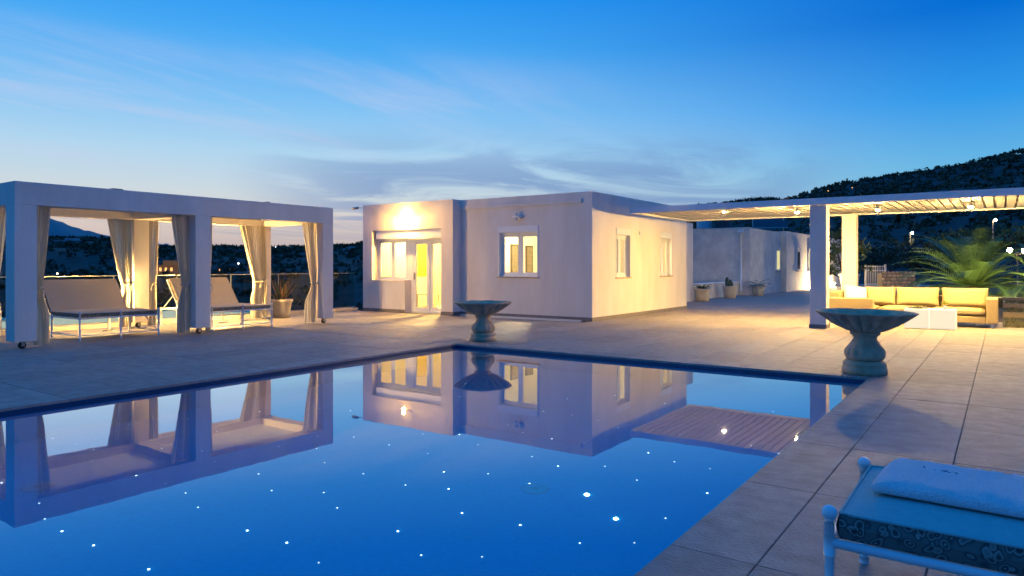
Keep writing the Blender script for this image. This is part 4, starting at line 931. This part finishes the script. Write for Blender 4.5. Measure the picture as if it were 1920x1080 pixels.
pw = thing('throw_pillow', 'white throw pillow leaning in the sofa corner', 'pillow', (-2.92, 18.66, .62)); cushion('cover', mat('white_cotton', (.8, .78, .72), (.85, .83, .78), 14, .9, .2, 60), -.27, .27, -.11, .11, -.23, .23, pw, rot=(R(-16), R(8), R(38)))
ct = thing('coffee_table', 'glowing white block coffee table in front of the sofa', 'table', (-1.27, 17.45, 0))
tbm = mat('glowing_acrylic', (.80, .78, .68), rough=.35, emit=((1, .80, .42), .85))
for a, b in ((-.47, -.003), (.003, .47)): box('block', tbm, a, b, -.28, .30, .012, .42, ct, .006)
box('base', plinthm, -.45, .45, -.26, .28, 0, .011, ct)
tr = thing('serving_tray', 'dark shallow oval dish on the white coffee table', 'tray', (-1.5, 17.4, .42)); mb = MB().lathe([(.08, 0.002), (.17, .012), (.22, .032), (.225, .034), (.17, .02), (.02, .01)], 24); tro = mb.build('dish', mat('grey_ceramic', (.16, .17, .15), rough=.4), tr, True); tro.scale = (1, .7, 1); 
for k in range(3): MB().ball((-.06+.06*k, .01*k, .035), .032, 10, 8).build('fruit', mat('green_fruit', (.16, .2, .05), rough=.5), tr, True)
vs = thing('flower_vase', 'small glass of yellow flowers on the coffee table', 'vase', (-1.0, 17.42, .42)); MB().lathe([(.03, 0), (.035, .05), (.03, .075)], 12).build('glass', white_alu, vs, True)
mb = MB(); rg = random.Random(2); leafball(mb, (0, 0, .12), .075, 90, .02, rg, .8); mb.build('flowers', mat('yellow_petal', (.6, .5, .05), (.25, .35, .05), 30, .7), vs)

# ------------------------------------------------------------------ far lights and houses
def street_lamp(px, D, ypx, label, P, col=(1, .7, .35), r_=.22, group='street lamps in the landscape'):
    p = fwd*D+rgt*(T(px)*D); z = 1.35+(498-ypx)*D/1310; zb = min(land(p.x, p.y), z-2.2)
    o_ = thing('street_lamp', label, 'street lamp', (p.x, p.y, zb), TH, group); MB().tube([(0, 0, -.5), (0, 0, z-zb), (0, -.4, z-zb+.15)], .07, 6).build('pole', mat('lamp_pole', (.35, .32, .28), rough=.6), o_, True)
    MB().ball((0, -.5, z-zb), r_, 10, 8).build('lamp_head', bulbmat('street_glow_%d_%d' % (int(P), int(col[2]*100)), P, r_, col), o_, True)
street_lamp(1707, 110, 437, 'hillside street lamp left of the palm, under the pergola edge', 400, r_=.17)
street_lamp(1862, 105, 413, 'tall hillside street lamp above the large palm', 400, r_=.18)
for px, D, y, lb, c_, rr in ((110, 170, 513, 'yellow far lamp leftmost above the left daybed', (1, .75, .35), .27), (150, 190, 516, 'cold white far lamp between the yellow ones above the daybed', (.8, .95, 1), .3), (169, 170, 514, 'yellow far lamp lower of the pair above the daybed', (1, .75, .35), .3), (172, 230, 499, 'far lamp upper of the pair above the daybed', (1, .85, .6), .34),
                       (448, 260, 494, 'cold white far lamp left of the wide bright curtain', (.85, .95, 1), .4), (517, 415, 463, 'bluish far lamp on the ridge above the dry potted plant', (.8, .92, 1), .5), (1477, 425, 372, 'orange lamp on the hill crest above the pergola', (1, .5, .2), .55), (1552, 360, 358, 'dim orange lamp on the right hillside slope', (1, .5, .2), .4), (1597, 380, 352, 'second dim orange lamp on the right hillside slope', (1, .5, .2), .5)):
    street_lamp(px, D, y, lb, 5 if c_[2] < .3 else 22, c_, rr*.62)
def far_house(px, D, y0px, w, d, h, label, m, lit, nwin, storeys=1):
    p = fwd*D+rgt*(T(px)*D); z = 1.35+(498-y0px)*D/1310
    o_ = thing('far_house', label, 'house', (p.x, p.y, z), TH+R(8)); box('wall', m, -w/2, w/2, 0, d, -3, h, o_); box('roof', m, -w/2-.3, w/2+.3, -.3, d+.3, h+.001, h+.3, o_); box('upper_storey', m, -w*.05, w*.42, .6, d, h+.301, h+h*.7, o_)
    for s_ in range(storeys):
        for k in range(nwin): x = -w/2+w*(k+.5)/nwin; hh = h/storeys; f_ = box('window', white_alu, x-w*.22/nwin, x+w*.22/nwin, -.06, -.001, hh*s_+hh*.3, hh*s_+hh*.8, o_); box('pane', lit, x-w*.18/nwin, x+w*.18/nwin, -.09, -.061, hh*s_+hh*.34, hh*s_+hh*.76, f_)
    return o_
fw = mat('far_white_wall', (.34, .35, .36), rough=.9)
far_house(122, 330, 459, 9.5, 6, 1.9, 'long pale house on the left ridge below the mountain', fw, dark_pane, 6)
far_house(654, 300, 474, 5, 5, 1.6, 'small pale house on the ridge beside the villa corner', fw, dark_pane, 3)
oran = emat('orange_window', (1, .42, .1), 2.2, False)
far_house(306, 200, 513, 6.0, 5, 2.2, 'house with orange lit windows seen between the curtains', mat('glowing_ochre_wall', (.30, .18, .07), rough=.9, emit=((1, .4, .08), .10)), oran, 4)  # ochre walls and roof emit a faint orange, standing in for lamplight on them
far_house(425, 220, 510, 5.5, 5, 1.2, 'low house with a warm lit row of windows left of the bright curtain', mat('far_dark_wall', (.08, .07, .06), rough=.9), oran, 5)
far_house(1740, 150, 449, 10, 6, 1.2, 'pale flat roofed building on the hillside below the street lamp', fw, dark_pane, 3)
